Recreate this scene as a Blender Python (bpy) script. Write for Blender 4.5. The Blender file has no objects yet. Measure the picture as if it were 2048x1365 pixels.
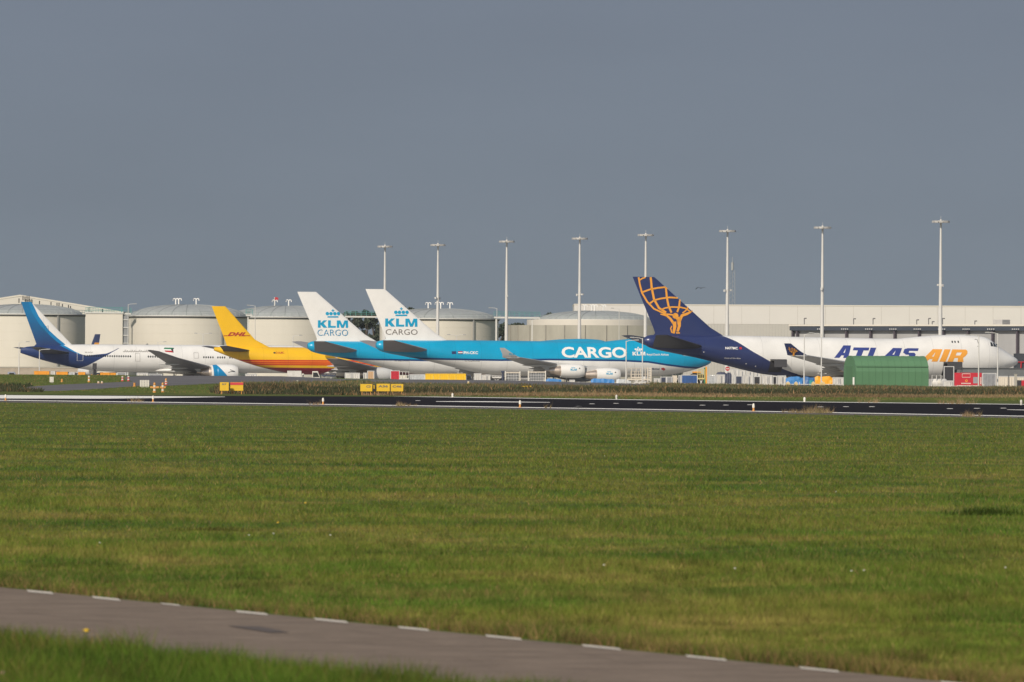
import bpy, bmesh, math, random
import numpy as np
from mathutils import Matrix, Vector
random.seed(7); rng = np.random.default_rng(11)
R = math.radians
sc = bpy.context.scene
COL = sc.collection

# ------------------------------------------------------------------ camera
FPX = 19300.0            # focal length in pixels of a 2048 wide picture
EYE = 1.78
YH = 757.5               # row of the horizon at the picture's centre
ROLL = 0.005
cam_d = bpy.data.cameras.new('camera')
cam = bpy.data.objects.new('camera', cam_d); COL.objects.link(cam)
cam_d.sensor_width = 36.0
cam_d.lens = FPX / 2048 * 36.0
cam_d.clip_start = 1.0; cam_d.clip_end = 60000
pitch = math.atan((YH - 682.5) / FPX)
CAM_M = (Matrix.Translation((0, 0, EYE)) @ Matrix.Rotation(R(90) + pitch, 4, 'X') @ Matrix.Rotation(ROLL, 4, 'Z'))
cam.matrix_world = CAM_M
cam_d.dof.use_dof = True
cam_d.dof.focus_distance = 1500
cam_d.dof.aperture_fstop = 15
sc.camera = cam

# ------------------------------------------------------------------ light
SUN_AZ = R(27)           # degrees to the left of straight behind the camera
SUN_EL = R(33)
to_sun = Vector((-math.sin(SUN_AZ) * math.cos(SUN_EL), -math.cos(SUN_AZ) * math.cos(SUN_EL), math.sin(SUN_EL)))
sun_d = bpy.data.lights.new('sun', 'SUN'); sun_d.energy = 3.8; sun_d.angle = R(0.5); sun_d.color = (1.0, 0.90, 0.765)
sun = bpy.data.objects.new('sun', sun_d); COL.objects.link(sun)
sun.rotation_euler = to_sun.to_track_quat('Z', 'Y').to_euler()
world = bpy.data.worlds.new('World'); sc.world = world; world.use_nodes = True
nt = world.node_tree; nt.nodes.clear()
out = nt.nodes.new('ShaderNodeOutputWorld')
sky = nt.nodes.new('ShaderNodeTexSky'); sky.sky_type = 'NISHITA'; sky.sun_disc = False
sky.sun_elevation = SUN_EL; sky.sun_rotation = math.atan2(to_sun.x, to_sun.y)
bg1 = nt.nodes.new('ShaderNodeBackground'); bg1.inputs[1].default_value = 0.07
nt.links.new(sky.outputs[0], bg1.inputs[0])
tc = nt.nodes.new('ShaderNodeTexCoord')
sep = nt.nodes.new('ShaderNodeSeparateXYZ'); nt.links.new(tc.outputs['Generated'], sep.inputs[0])
ramp = nt.nodes.new('ShaderNodeValToRGB')            # slate bank of cloud: a touch lighter near the horizon
ramp.color_ramp.elements[0].position = 0.0; ramp.color_ramp.elements[0].color = (0.196, 0.234, 0.272, 1)
ramp.color_ramp.elements[1].position = 0.05; ramp.color_ramp.elements[1].color = (0.178, 0.212, 0.272, 1)
nt.links.new(sep.outputs['Z'], ramp.inputs[0])
nz = nt.nodes.new('ShaderNodeTexNoise'); nz.inputs['Scale'].default_value = 14; nz.inputs['Detail'].default_value = 3
mp = nt.nodes.new('ShaderNodeMapping'); mp.inputs['Scale'].default_value = (1, 1, 3.5)
nt.links.new(tc.outputs['Generated'], mp.inputs[0]); nt.links.new(mp.outputs[0], nz.inputs['Vector'])
mr0 = nt.nodes.new('ShaderNodeMapRange'); mr0.inputs[3].default_value = 0.94; mr0.inputs[4].default_value = 1.04
mr0.inputs[1].default_value = 0.3; mr0.inputs[2].default_value = 0.7
nt.links.new(nz.outputs[0], mr0.inputs[0])
bg2 = nt.nodes.new('ShaderNodeBackground'); nt.links.new(ramp.outputs[0], bg2.inputs[0]); nt.links.new(mr0.outputs[0], bg2.inputs[1])
mask = nt.nodes.new('ShaderNodeMapRange'); mask.inputs[1].default_value = -0.35; mask.inputs[2].default_value = 0.25
nt.links.new(sep.outputs['Y'], mask.inputs[0])
mx = nt.nodes.new('ShaderNodeMixShader'); nt.links.new(mask.outputs[0], mx.inputs[0])
nt.links.new(bg1.outputs[0], mx.inputs[1]); nt.links.new(bg2.outputs[0], mx.inputs[2])
nt.links.new(mx.outputs[0], out.inputs[0])
sc.view_settings.view_transform = 'Standard'; sc.view_settings.look = 'None'
sc.view_settings.exposure = 0.0; sc.view_settings.gamma = 1.0

# ------------------------------------------------------------------ picture <-> place
M3 = CAM_M.to_3x3(); ORG = CAM_M.translation
def ray(x, y):
    return (M3 @ Vector(((x - 1024) / FPX, (682.5 - y) / FPX, -1.0)))
def at(x, y, Z):
    d = ray(x, y); return ORG + d * (Z / d.y)
def gz(x, y, z=0.0):
    d = ray(x, y); t = (z - ORG.z) / d.z; return ORG + d * t

CR = [(-4000, 1.9), (250, 1.95), (560, 1.93), (700, 1.6), (1000, 1.5), (1250, 1.12), (1420, .85), (1600, .70), (2048, .66), (6000, .66)]
CRX = np.array([(p - 1024) / FPX * 1450 for p, _ in CR]); CRZ = np.array([h for _, h in CR])
def terr(X, Y):
    X = np.asarray(X, float); Y = np.asarray(Y, float)
    c = np.interp(X * 1450 / np.maximum(Y, 600), CRX, CRZ)
    up = np.clip((Y - 900) / 550, 0, 1); up = up * up * (3 - 2 * up)
    dn = np.clip((Y - 1455) / 70, 0, 1); dn = dn * dn * (3 - 2 * dn)
    return c * up * (1 - dn)
def gt(x, y):
    """point of the terrain seen at a place in the picture (front of the rise only)"""
    d = ray(x, y)
    for Y in np.concatenate([np.linspace(500, 1454, 900), [1454]]):
        p = ORG + d * (Y / d.y)
        if p.z <= float(terr(p.x, p.y)): return p
    return ORG + d * (1454 / d.y)

# ------------------------------------------------------------------ materials
MATS = {}
def mat(name, color, rough=0.6, metal=0.0, var=0.10, scale=0.6, bump=0.0, stretch=(1, 1, 1)):
    if name in MATS: return MATS[name]
    m = bpy.data.materials.new(name); m.use_nodes = True; n = m.node_tree; b = n.nodes['Principled BSDF']
    b.inputs['Roughness'].default_value = rough; b.inputs['Metallic'].default_value = metal
    if rough >= .84: b.inputs['Specular IOR Level'].default_value = .04
    t = n.nodes.new('ShaderNodeTexCoord'); mpp = n.nodes.new('ShaderNodeMapping'); mpp.inputs['Scale'].default_value = stretch
    n.links.new(t.outputs['Object'], mpp.inputs[0])
    no = n.nodes.new('ShaderNodeTexNoise'); no.inputs['Scale'].default_value = scale; no.inputs['Detail'].default_value = 6
    no.inputs['Roughness'].default_value = 0.65
    n.links.new(mpp.outputs[0], no.inputs['Vector'])
    r = n.nodes.new('ShaderNodeMapRange'); r.inputs[1].default_value = .3; r.inputs[2].default_value = .7
    r.inputs[3].default_value = 1 - var; r.inputs[4].default_value = 1 + var * .6
    n.links.new(no.outputs[0], r.inputs[0])
    v = n.nodes.new('ShaderNodeVectorMath'); v.operation = 'SCALE'; v.inputs[0].default_value = color[:3]
    n.links.new(r.outputs[0], v.inputs['Scale']); n.links.new(v.outputs[0], b.inputs['Base Color'])
    if bump:
        bp = n.nodes.new('ShaderNodeBump'); bp.inputs['Strength'].default_value = bump; bp.inputs['Distance'].default_value = .1
        n.links.new(no.outputs[0], bp.inputs['Height']); n.links.new(bp.outputs[0], b.inputs['Normal'])
    MATS[name] = m; return m

def livery(name, base, layers, rough=0.32, grad=None):
    """paint scheme laid out in the aircraft's own length (x) and height (z)"""
    m = bpy.data.materials.new(name); m.use_nodes = True; n = m.node_tree; b = n.nodes['Principled BSDF']
    b.inputs['Roughness'].default_value = rough
    t = n.nodes.new('ShaderNodeTexCoord'); s = n.nodes.new('ShaderNodeSeparateXYZ'); n.links.new(t.outputs['Object'], s.inputs[0])
    def below(pts):
        d = n.nodes.new('ShaderNodeMath'); d.operation = 'MULTIPLY_ADD'; d.inputs[1].default_value = 1 / 100; d.inputs[2].default_value = .1
        n.links.new(s.outputs['X'], d.inputs[0])
        c = n.nodes.new('ShaderNodeFloatCurve'); cm = c.mapping; cu = cm.curves[0]
        pts = sorted(pts)
        q = [(min(1, max(0, x / 100 + .1)), min(1, max(0, (z + 5) / 30))) for x, z in pts]
        while len(cu.points) < len(q): cu.points.new(.5, .5)
        for p, (a, bb) in zip(cu.points, q): p.location = (a, bb); p.handle_type = 'VECTOR'
        cm.extend = 'HORIZONTAL'; cm.update()
        n.links.new(d.outputs[0], c.inputs['Value'])
        u = n.nodes.new('ShaderNodeMath'); u.operation = 'MULTIPLY_ADD'; u.inputs[1].default_value = 30; u.inputs[2].default_value = -5
        n.links.new(c.outputs[0], u.inputs[0])
        l = n.nodes.new('ShaderNodeMath'); l.operation = 'LESS_THAN'
        n.links.new(s.outputs['Z'], l.inputs[0]); n.links.new(u.outputs[0], l.inputs[1])
        return l.outputs[0]
    def op(o, a, bq):
        k = n.nodes.new('ShaderNodeMath'); k.operation = o
        for i, v in enumerate((a, bq)):
            if isinstance(v, (int, float)): k.inputs[i].default_value = v
            else: n.links.new(v, k.inputs[i])
        return k.outputs[0]
    rgb = n.nodes.new('ShaderNodeRGB'); rgb.outputs[0].default_value = (*base, 1); cur = rgb.outputs[0]
    for L in layers:
        k = below(L['below'])
        if 'above' in L: k = op('MULTIPLY', k, op('SUBTRACT', 1.0, below(L['above'])))
        mix = n.nodes.new('ShaderNodeMix'); mix.data_type = 'RGBA'
        n.links.new(k, mix.inputs[0]); n.links.new(cur, mix.inputs[6])
        if 'ramp' in L:
            z0, c0, z1, c1 = L['ramp']
            mr = n.nodes.new('ShaderNodeMapRange'); mr.inputs[1].default_value = z0; mr.inputs[2].default_value = z1
            n.links.new(s.outputs['Z'], mr.inputs[0])
            g = n.nodes.new('ShaderNodeMix'); g.data_type = 'RGBA'; n.links.new(mr.outputs[0], g.inputs[0])
            g.inputs[6].default_value = (*c0, 1); g.inputs[7].default_value = (*c1, 1); n.links.new(g.outputs[2], mix.inputs[7])
        else: mix.inputs[7].default_value = (*L['color'], 1)
        cur = mix.outputs[2]
    no = n.nodes.new('ShaderNodeTexNoise'); no.inputs['Scale'].default_value = .35; no.inputs['Detail'].default_value = 7
    n.links.new(t.outputs['Object'], no.inputs['Vector'])
    r = n.nodes.new('ShaderNodeMapRange'); r.inputs[1].default_value = .3; r.inputs[2].default_value = .7; r.inputs[3].default_value = .9; r.inputs[4].default_value = 1.03
    n.links.new(no.outputs[0], r.inputs[0])
    # skin panel joints: thin slightly darker rings every few metres
    w = n.nodes.new('ShaderNodeMath'); w.operation = 'PINGPONG'; w.inputs[1].default_value = 2.6; n.links.new(s.outputs['X'], w.inputs[0])
    ln = op('LESS_THAN', w.outputs[0], .035); dk = op('SUBTRACT', 1.0, op('MULTIPLY', ln, .22))
    fac = op('MULTIPLY', r.outputs[0], dk)
    v = n.nodes.new('ShaderNodeVectorMath'); v.operation = 'SCALE'; n.links.new(cur, v.inputs[0]); n.links.new(fac, v.inputs['Scale'])
    n.links.new(v.outputs[0], b.inputs['Base Color'])
    b.inputs['Coat Weight'].default_value = .15; b.inputs['Coat Roughness'].default_value = .15
    return m

WHITE = (.80, .79, .76); NAVY = (.024, .037, .125); ORANGE = (.83, .36, .045); CYAN = (0.0, .335, .57); TEAL = (.0, .20, .42)
m_white = mat('white_paint', WHITE, .4, var=.05)
m_grey = mat('grey_wing_paint', (.26, .255, .26), .5, var=.08)
m_lgrey = mat('light_grey_paint', (.55, .55, .54), .5, var=.06)
m_dark = mat('dark_grey_metal', (.03, .03, .035), .6)
m_black = mat('black_rubber', (.012, .012, .012), .8)
m_metal = mat('bare_metal', (.72, .60, .49), .38, .85, var=.15, scale=1.5)
m_steel = mat('galvanised_steel', (.62, .61, .58), .5, .0, var=.08, scale=.4)
m_glass = mat('dark_glass', (.02, .025, .03), .1, var=.0)
m_navy = mat('navy_paint', NAVY, .35, var=.05)
m_orange = mat('orange_paint', ORANGE, .45, var=.05)
m_cyan = mat('light_blue_paint', CYAN, .35, var=.05)
m_red = mat('red_paint', (.45, .02, .03), .45)
m_crimson = mat('crimson_lettering', (.42, .03, .02), .45)
m_brown = mat('brown_grey_lettering', (.16, .14, .12), .5)

# ------------------------------------------------------------------ mesh helpers
class MB:
    def __init__(s): s.v = []; s.f = []
    def add(s, vs, fs):
        o = len(s.v); s.v += [tuple(p) for p in vs]; s.f += [tuple(i + o for i in f) for f in fs]; return s
    def box(s, x0, x1, y0, y1, z0, z1):
        return s.add([(x0, y0, z0), (x1, y0, z0), (x1, y1, z0), (x0, y1, z0), (x0, y0, z1), (x1, y0, z1), (x1, y1, z1), (x0, y1, z1)],
                     [(0, 3, 2, 1), (4, 5, 6, 7), (0, 1, 5, 4), (1, 2, 6, 5), (2, 3, 7, 6), (3, 0, 4, 7)])
    def tube(s, pts, r, n=8, cap=True):
        pts = [Vector(p) for p in pts]; rs = r if isinstance(r, (list, tuple)) else [r] * len(pts); rings = []
        up = None
        for i, p in enumerate(pts):
            d = (pts[min(i + 1, len(pts) - 1)] - pts[max(i - 1, 0)]).normalized()
            if up is None or abs(up.dot(d)) > .95: up = Vector((0, 0, 1)) if abs(d.z) < .9 else Vector((1, 0, 0))
            a = d.cross(up).normalized(); b = a.cross(d).normalized()
            rings.append([p + (a * math.cos(2 * math.pi * k / n) + b * math.sin(2 * math.pi * k / n)) * rs[i] for k in range(n)])
        vs = [q for g in rings for q in g]; fs = []
        for i in range(len(pts) - 1):
            for k in range(n):
                k2 = (k + 1) % n; fs.append((i * n + k, i * n + k2, (i + 1) * n + k2, (i + 1) * n + k))
        if cap: fs += [tuple(range(n)), tuple((len(pts) - 1) * n + k for k in reversed(range(n)))]
        return s.add(vs, fs)
    def lathe(s, prof, org=(0, 0, 0), axis='Z', n=24):
        """prof: (radius, along)"""
        vs = []; fs = []; o = Vector(org)
        for r, a in prof:
            for k in range(n):
                t = 2 * math.pi * k / n; c, d = math.cos(t) * r, math.sin(t) * r
                vs.append(o + (Vector((c, d, a)) if axis == 'Z' else Vector((a, c, d)) if axis == 'X' else Vector((d, a, c))))
        for i in range(len(prof) - 1):
            for k in range(n):
                k2 = (k + 1) % n; fs.append((i * n + k, i * n + k2, (i + 1) * n + k2, (i + 1) * n + k))
        return s.add(vs, fs)
    def prism(s, poly, a0, a1, plane='XZ'):
        """extrude a polygon in XZ along Y (or XY along Z, YZ along X)"""
        n = len(poly); P = []
        for a in (a0, a1):
            for (u, w) in poly: P.append((u, a, w) if plane == 'XZ' else (u, w, a) if plane == 'XY' else (a, u, w))
        fs = [tuple(range(n)), tuple(reversed(range(n, 2 * n)))]
        for i in range(n): j = (i + 1) % n; fs.append((i, i + n, j + n, j))
        return s.add(P, fs)
    def build(s, name, m, parent=None, smooth=False, bevel=0):
        me = bpy.data.meshes.new(name); me.from_pydata(s.v, [], s.f); me.validate()
        bm = bmesh.new(); bm.from_mesh(me); bmesh.ops.recalc_face_normals(bm, faces=bm.faces)
        if bevel: bmesh.ops.bevel(bm, geom=list(bm.edges), offset=bevel, segments=1, affect='EDGES')
        bm.to_mesh(me); bm.free()
        me.materials.append(m)
        if smooth:
            me.polygons.foreach_set('use_smooth', [True] * len(me.polygons))
            me.set_sharp_from_angle(angle=R(38))
        o = bpy.data.objects.new(name, me); COL.objects.link(o)
        if parent: o.parent = parent
        return o
def tag(o, label=None, cat=None, group=None, kind=None):
    if label: o['label'] = label
    if cat: o['category'] = cat
    if group: o['group'] = group
    if kind: o['kind'] = kind
    return o
def thing(name, label, cat, loc=(0, 0, 0), rz=0.0, group=None):
    o = bpy.data.objects.new(name, None); COL.objects.link(o); o.location = loc; o.rotation_euler = (0, 0, rz)
    o.empty_display_size = .5
    return tag(o, label, cat, group)
def kids(o): return [c for c in bpy.data.objects if c.parent == o]
def dup(o, loc, rz=None, label=None, group=None, scale=None):
    def cp(a, par):
        c = a.copy(); COL.objects.link(c)
        if par: c.parent = par
        for ch in kids(a): cp(ch, c)
        return c
    r = cp(o, None); r.location = loc
    if rz is not None: r.rotation_euler = (0, 0, rz)
    if scale: r.scale = scale
    if label: r['label'] = label
    if group: r['group'] = group
    return r

def pchip(xs, ys):
    xs = np.array(xs, float); ys = np.array(ys, float); h = np.diff(xs); d = np.diff(ys) / h
    m = np.zeros(len(xs)); m[0] = d[0]; m[-1] = d[-1]
    for i in range(1, len(xs) - 1):
        if d[i - 1] * d[i] > 0:
            w1 = 2 * h[i] + h[i - 1]; w2 = h[i] + 2 * h[i - 1]; m[i] = (w1 + w2) / (w1 / d[i - 1] + w2 / d[i])
    def f(x):
        x = min(max(x, xs[0]), xs[-1]); i = min(max(int(np.searchsorted(xs, x)) - 1, 0), len(h) - 1); t = (x - xs[i]) / h[i]
        return float(ys[i] * (1 + 2 * t) * (1 - t) ** 2 + m[i] * h[i] * t * (1 - t) ** 2 + ys[i + 1] * t * t * (3 - 2 * t) + m[i + 1] * h[i] * t * t * (t - 1))
    return f
def naca(t, th):
    t = min(max(t, 0), 1)
    return 5 * th * (.2969 * math.sqrt(t) - .126 * t - .3516 * t * t + .2843 * t ** 3 - .1036 * t ** 4)

def loft_foil(secs, n=9, mirror=False):
    """secs: (LE point, chord, thickness ratio, normal); chord runs to -x"""
    ts = [(1 - math.cos(math.pi * i / (n - 1))) / 2 for i in range(n)]
    mb = MB(); vs = []
    for le, c, th, nr in secs:
        le = Vector(le); nr = Vector(nr).normalized()
        up = [le + Vector((-c * t, 0, 0)) + nr * naca(t, th) * c for t in ts]
        lo = [le + Vector((-c * t, 0, 0)) - nr * naca(t, th) * c for t in reversed(ts[1:-1])]
        vs += up + lo
    k = 2 * n - 2; fs = []
    for i in range(len(secs) - 1):
        for j in range(k):
            j2 = (j + 1) % k; fs.append((i * k + j, i * k + j2, (i + 1) * k + j2, (i + 1) * k + j))
    fs += [tuple(range(k)), tuple((len(secs) - 1) * k + j for j in range(k))]
    if mirror: vs = [Vector((v.x, -v.y, v.z)) for v in vs]
    return mb.add(vs, fs)

# ------------------------------------------------------------------ lettering
def text_bm(txt, bold=0.0, spacing=1.0):
    cu = bpy.data.curves.new('lettering', 'FONT'); cu.body = txt; cu.offset = bold; cu.space_character = spacing
    cu.resolution_u = 3
    o = bpy.data.objects.new('lettering', cu); COL.objects.link(o)
    dg = bpy.context.evaluated_depsgraph_get(); me = bpy.data.meshes.new_from_object(o.evaluated_get(dg))
    bpy.data.objects.remove(o); bm = bmesh.new(); bm.from_mesh(me); bpy.data.meshes.remove(me)
    return bm
def poly_bm(polys):
    bm = bmesh.new()
    for p in polys:
        vs = [bm.verts.new((a, b, 0)) for a, b in p]
        try: bm.faces.new(vs)
        except ValueError: pass
    bmesh.ops.triangulate(bm, faces=list(bm.faces)); return bm
def stroke(pts, w):
    """ribbon polygons along a polyline, widths per point or one"""
    out = []; ws = w if isinstance(w, (list, tuple)) else [w] * len(pts)
    P = [Vector((a, b)) for a, b in pts]; L = []; Rr = []
    for i, p in enumerate(P):
        d = (P[min(i + 1, len(P) - 1)] - P[max(i - 1, 0)]).normalized(); n = Vector((-d.y, d.x)) * ws[i] / 2
        L.append(p + n); Rr.append(p - n)
    for i in range(len(P) - 1): out.append([tuple(L[i]), tuple(L[i + 1]), tuple(Rr[i + 1]), tuple(Rr[i])])
    return out
def disc(cx, cy, r, n=14, ry=None):
    return [(cx + r * math.cos(2 * math.pi * k / n), cy + (ry or r) * math.sin(2 * math.pi * k / n)) for k in range(n)]
def drape(bm, surf, name, m, parent, cut=.4, out_=.03):
    """flat mesh in (x, z) laid onto the skin: surf(x, z) -> half width there"""
    xs = [v.co.x for v in bm.verts]; ys = [v.co.y for v in bm.verts]
    for ax, lo, hi in ((0, min(xs), max(xs)), (1, min(ys), max(ys))):
        c = lo + cut
        while c < hi:
            co = (c, 0, 0) if ax == 0 else (0, c, 0); no = (1, 0, 0) if ax == 0 else (0, 1, 0)
            bmesh.ops.bisect_plane(bm, geom=bm.verts[:] + bm.edges[:] + bm.faces[:], plane_co=co, plane_no=no); c += cut
    for v in bm.verts:
        x, z = v.co.x, v.co.y; v.co = (x, -(surf(x, z) + out_), z)
    bmesh.ops.recalc_face_normals(bm, faces=bm.faces)
    for f in bm.faces:
        if f.normal.y > 0: f.normal_flip()
    me = bpy.data.meshes.new(name); bm.to_mesh(me); bm.free(); me.materials.append(m)
    o = bpy.data.objects.new(name, me); COL.objects.link(o); o.parent = parent; return o

# ------------------------------------------------------------------ aircraft
class Plane:
    def __init__(s, name, label, px, Z, theta, spec, body_mat, drop=0.0, mirror=False):
        s.spec = spec; s.L = spec['st'][-1][0]
        s.o = thing(name, label, 'airplane', group='wide-body airliners parked side by side')
        p = at(px, 700, Z)
        s.M = (Matrix.Translation((p.x, p.y, 33 * math.sin(drop))) @ Matrix.Rotation(theta, 4, 'Z') @ Matrix.Rotation(drop, 4, 'Y'))
        s.o.matrix_world = s.M; s.Mi = s.M.inverted()
        st = spec['st']; xs = [a[0] for a in st]
        s.top = pchip(xs, [a[1] for a in st]); s.bot = pchip(xs, [a[2] for a in st]); s.wid = pchip(xs, [a[3] for a in st])
        s.zc = lambda x: s.bot(x) + (s.top(x) - s.bot(x)) * spec.get('mid', .5) if x < s.L - 25 else min(s.bot(x) + (s.top(x) - s.bot(x)) * .5, s.bot(x) + 3.45)
        s.body(body_mat)
    def surf(s, x, z):
        a, b, w, c = s.top(x), s.bot(x), s.wid(x), s.zc(x)
        h = (a - c) if z > c else (c - b)
        q = min(abs(z - c) / max(h, .01), .995)
        return w * math.sqrt(1 - q * q)
    def body(s, m, n=48):
        xs = list(np.linspace(0, 3, 10)) + list(np.linspace(3.6, s.L - 9, 90)) + list(np.linspace(s.L - 8.6, s.L, 34))
        vs = []; fs = []
        for x in xs:
            a, b, w, c = s.top(x), s.bot(x), s.wid(x), s.zc(x)
            for k in range(n):
                t = 2 * math.pi * k / n; cy, cz = math.cos(t), math.sin(t)
                vs.append((x, w * cy, c + (a - c if cz > 0 else c - b) * cz))
        for i in range(len(xs) - 1):
            for k in range(n):
                k2 = (k + 1) % n; fs.append((i * n + k, i * n + k2, (i + 1) * n + k2, (i + 1) * n + k))
        fs += [tuple(range(n)), tuple((len(xs) - 1) * n + k for k in range(n))]
        s.bodyo = MB().add(vs, fs).build('fuselage', m, s.o, True)
    def loc(s, px, py, y=-3.2):
        """(x, z) on the aircraft of a place in the picture, at side offset y"""
        o = s.Mi @ ORG; d = s.Mi.to_3x3() @ ray(px, py); t = (y - o.y) / d.y; q = o + d * t; return (q.x, q.z)
    def locs(s, pts, y=-3.2): return [s.loc(a, b, y) for a, b in pts]
    def finsurf(s, x, z):
        f = s.spec['fin']; z0, z1 = f[0][0][2], f[-1][0][2]
        for i in range(len(f) - 1):
            if f[i][0][2] <= z <= f[i + 1][0][2] or i == len(f) - 2:
                t = (z - f[i][0][2]) / (f[i + 1][0][2] - f[i][0][2]); le = f[i][0][0] * (1 - t) + f[i + 1][0][0] * t; c = f[i][1] * (1 - t) + f[i + 1][1] * t
                return naca((le - x) / c, f[i][2]) * c
        return .3
    def mark(s, bm, box=None, where='body', name='lettering', m=None, shear=0.0, parent=None, flat=True, y=None, cut=.4, out_=.03):
        """fit a flat mesh to a picture box (x0, y0, x1, y1) on the near side and drape it"""
        yy = y if y is not None else (-3.1 if where == 'body' else -.4)
        if box:
            (x0, z1), (x1, z0) = s.loc(box[0], box[1], yy), s.loc(box[2], box[3], yy)
            if shear:
                for v in bm.verts: v.co.x += shear * v.co.y
            ax, bx = min(v.co.x for v in bm.verts), max(v.co.x for v in bm.verts); ay, by = min(v.co.y for v in bm.verts), max(v.co.y for v in bm.verts)
            for v in bm.verts:
                v.co.x = x0 + (v.co.x - ax) / (bx - ax) * (x1 - x0); v.co.y = z0 + (v.co.y - ay) / (by - ay) * (z1 - z0)
        sf = s.surf if where == 'body' else s.finsurf if where == 'fin' else where
        return drape(bm, sf, name, m, parent or (s.bodyo if where == 'body' else s.fin), cut, out_)
    def pmark(s, polys, **k):
        yy = k.get('y') if k.get('y') is not None else (-3.1 if k.get('where', 'body') == 'body' else -.4)
        return s.mark(poly_bm([s.locs(p, yy) for p in polys]), **k)
    def build(s, fin_m, stab_m, wing_m, nac_m, noz_m=None):
        sp = s.spec; noz_m = noz_m or m_metal
        s.fin = loft_foil(sp['fin'], 11).build('tail_fin', fin_m, s.o, True)
        s.engines = []
        for side in (False, True):
            sg = 1 if side else -1
            st = loft_foil([((x, -abs(y), z), c, th, (0, -.19, 1)) for (x, y, z), c, th in sp['stab']], 9, side).build('tailplane', stab_m, s.o, True)
            wg = loft_foil([((x, -abs(y), z), c, th, (0, -.1, 1)) for (x, y, z), c, th in sp['wing']], 13, side).build('wing', wing_m, s.o, True)
            if 'winglet' in sp:
                w = loft_foil(sp['winglet'], 7, side).build('winglet', sp.get('winglet_m', m_lgrey), wg, True)
                if not side: s.winglet = w
            for (x, y, z) in sp['fair']:
                MB().lathe([(.02, 2.8), (.2, 1.8), (.28, .5), (.22, -.9), (.08, -1.9), (.02, -2.2)], (x + 1.3, sg * y, z), 'X', 10).build('flap_fairing', m_lgrey, wg, True)
            for (x, y, z, r, ln, pl) in sp['eng']:
                e = MB().lathe([(r * .80, ln * .06), (r * .86, 0), (r * .93, -.06 * ln + .02), (r * .985, -ln * .18), (r, -ln * .4), (r * .985, -ln * .7), (r * .9, -ln), (r * .8, -ln), (r * .78, -ln * .8)], (x, sg * y, z), 'X', 32)
                e = e.build('engine', nac_m, s.o, True)
                MB().lathe([(r * .79, ln * .06), (r * .80, ln * .085), (r * .86, .03 * ln), (r * .87, -.02 * ln)], (x, sg * y, z), 'X', 32).build('intake_lip', m_steel, e, True)
                MB().lathe([(.01, -ln * .12), (.25 * r, -ln * .2), (.8 * r, -ln * .24)], (x, sg * y, z), 'X', 24).build('fan', m_dark, e, True)
                nz_ = MB().lathe([(r * .8, -ln * .7), (r * .78, -ln), (r * .72, -ln - .5), (r * .62, -ln - 1.3), (r * .5, -ln - 2.2), (r * .47, -ln - 2.2), (r * .3, -ln - 1.9), (.12, -ln - 3.1), (.01, -ln - 3.2)], (x, sg * y, z), 'X', 28)
                nz_.build('exhaust_nozzle', noz_m, e, True)
                x0, z0 = x, z + r * .95
                MB().prism([(x0 - .9, z0), (x0 - ln - 2.4, z - r * .1), (x0 - ln - 4.2, pl - .1), (x0 - ln - .8, pl + .5), (x0 - ln * .9, pl + .35)], sg * y - .28, sg * y + .28).build('pylon', m_lgrey, e)
                if not side: s.engines.append((e, (x, y, z, r, ln)))
        fr = sp['fairing']
        cx, lx, wy, z0, z1 = fr
        prof = []
        mb = MB(); vs = []; fs = []; N = 20; K = 17
        for i in range(K):
            t = i / (K - 1); e = math.sin(math.pi * min(max(t, .004), .996)) ** .55; x = cx + (t - .5) * lx
            for k in range(N):
                a = 2 * math.pi * k / N; vs.append((x, wy * e * math.cos(a), z1 + (z1 - z0) * e * math.sin(a)))
        for i in range(K - 1):
            for k in range(N):
                k2 = (k + 1) % N; fs.append((i * N + k, i * N + k2, (i + 1) * N + k2, (i + 1) * N + k))
        mb.add(vs, fs).build('wing_root_fairing', fr_m if (fr_m := sp.get('fair_m')) else m_white, s.o, True)
        wheel0 = None
        for (x, y, n, rr) in sp['gear']:
            g = MB().tube([(x, y, rr), (x, y, s.bot(x) + .8)], .16, 10)
            xs = [0] if n == 1 else [-.75, .75] if n == 2 else [-1.45, 0, 1.45]
            if n > 1: g.tube([(x + xs[0], y, rr), (x + xs[-1], y, rr)], .13, 8)
            for q in xs: g.tube([(x + q, y - .75, rr), (x + q, y + .75, rr)], .08, 6)
            g.tube([(x + .9, y, s.bot(x) + .4), (x, y, rr + .7)], .07, 6)
            g = g.build('landing_gear', m_steel, s.o)
            for q in xs:
                for yy in (-.55, .55):
                    if wheel0 is None:
                        w = MB().lathe([(.02, -.2), (rr * .55, -.2), (rr * .9, -.22), (rr, -.14), (rr, .14), (rr * .9, .22), (rr * .55, .2), (.02, .2)], (0, 0, 0), 'Y', 20).build('wheel', m_black, g, True); wheel0 = w
                    else: w = wheel0.copy(); COL.objects.link(w); w.parent = g
                    w.location = (x + q, y + yy, rr)
        # cockpit windows
        for sg in (-1, 1):
            for (x0, x1, z0, z1) in sp['cockpit']:
                pts = [(x0, z0), (x1, z0), (x1 - .12, z1), (x0 + .05, z1)]
                if sg < 0: drape(poly_bm([pts]), s.surf, 'cockpit_window', m_glass, s.bodyo, .2, .02)
                else:
                    w = drape(poly_bm([pts]), s.surf, 'cockpit_window', m_glass, s.bodyo, .2, .02); w.scale.y = -1

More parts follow.
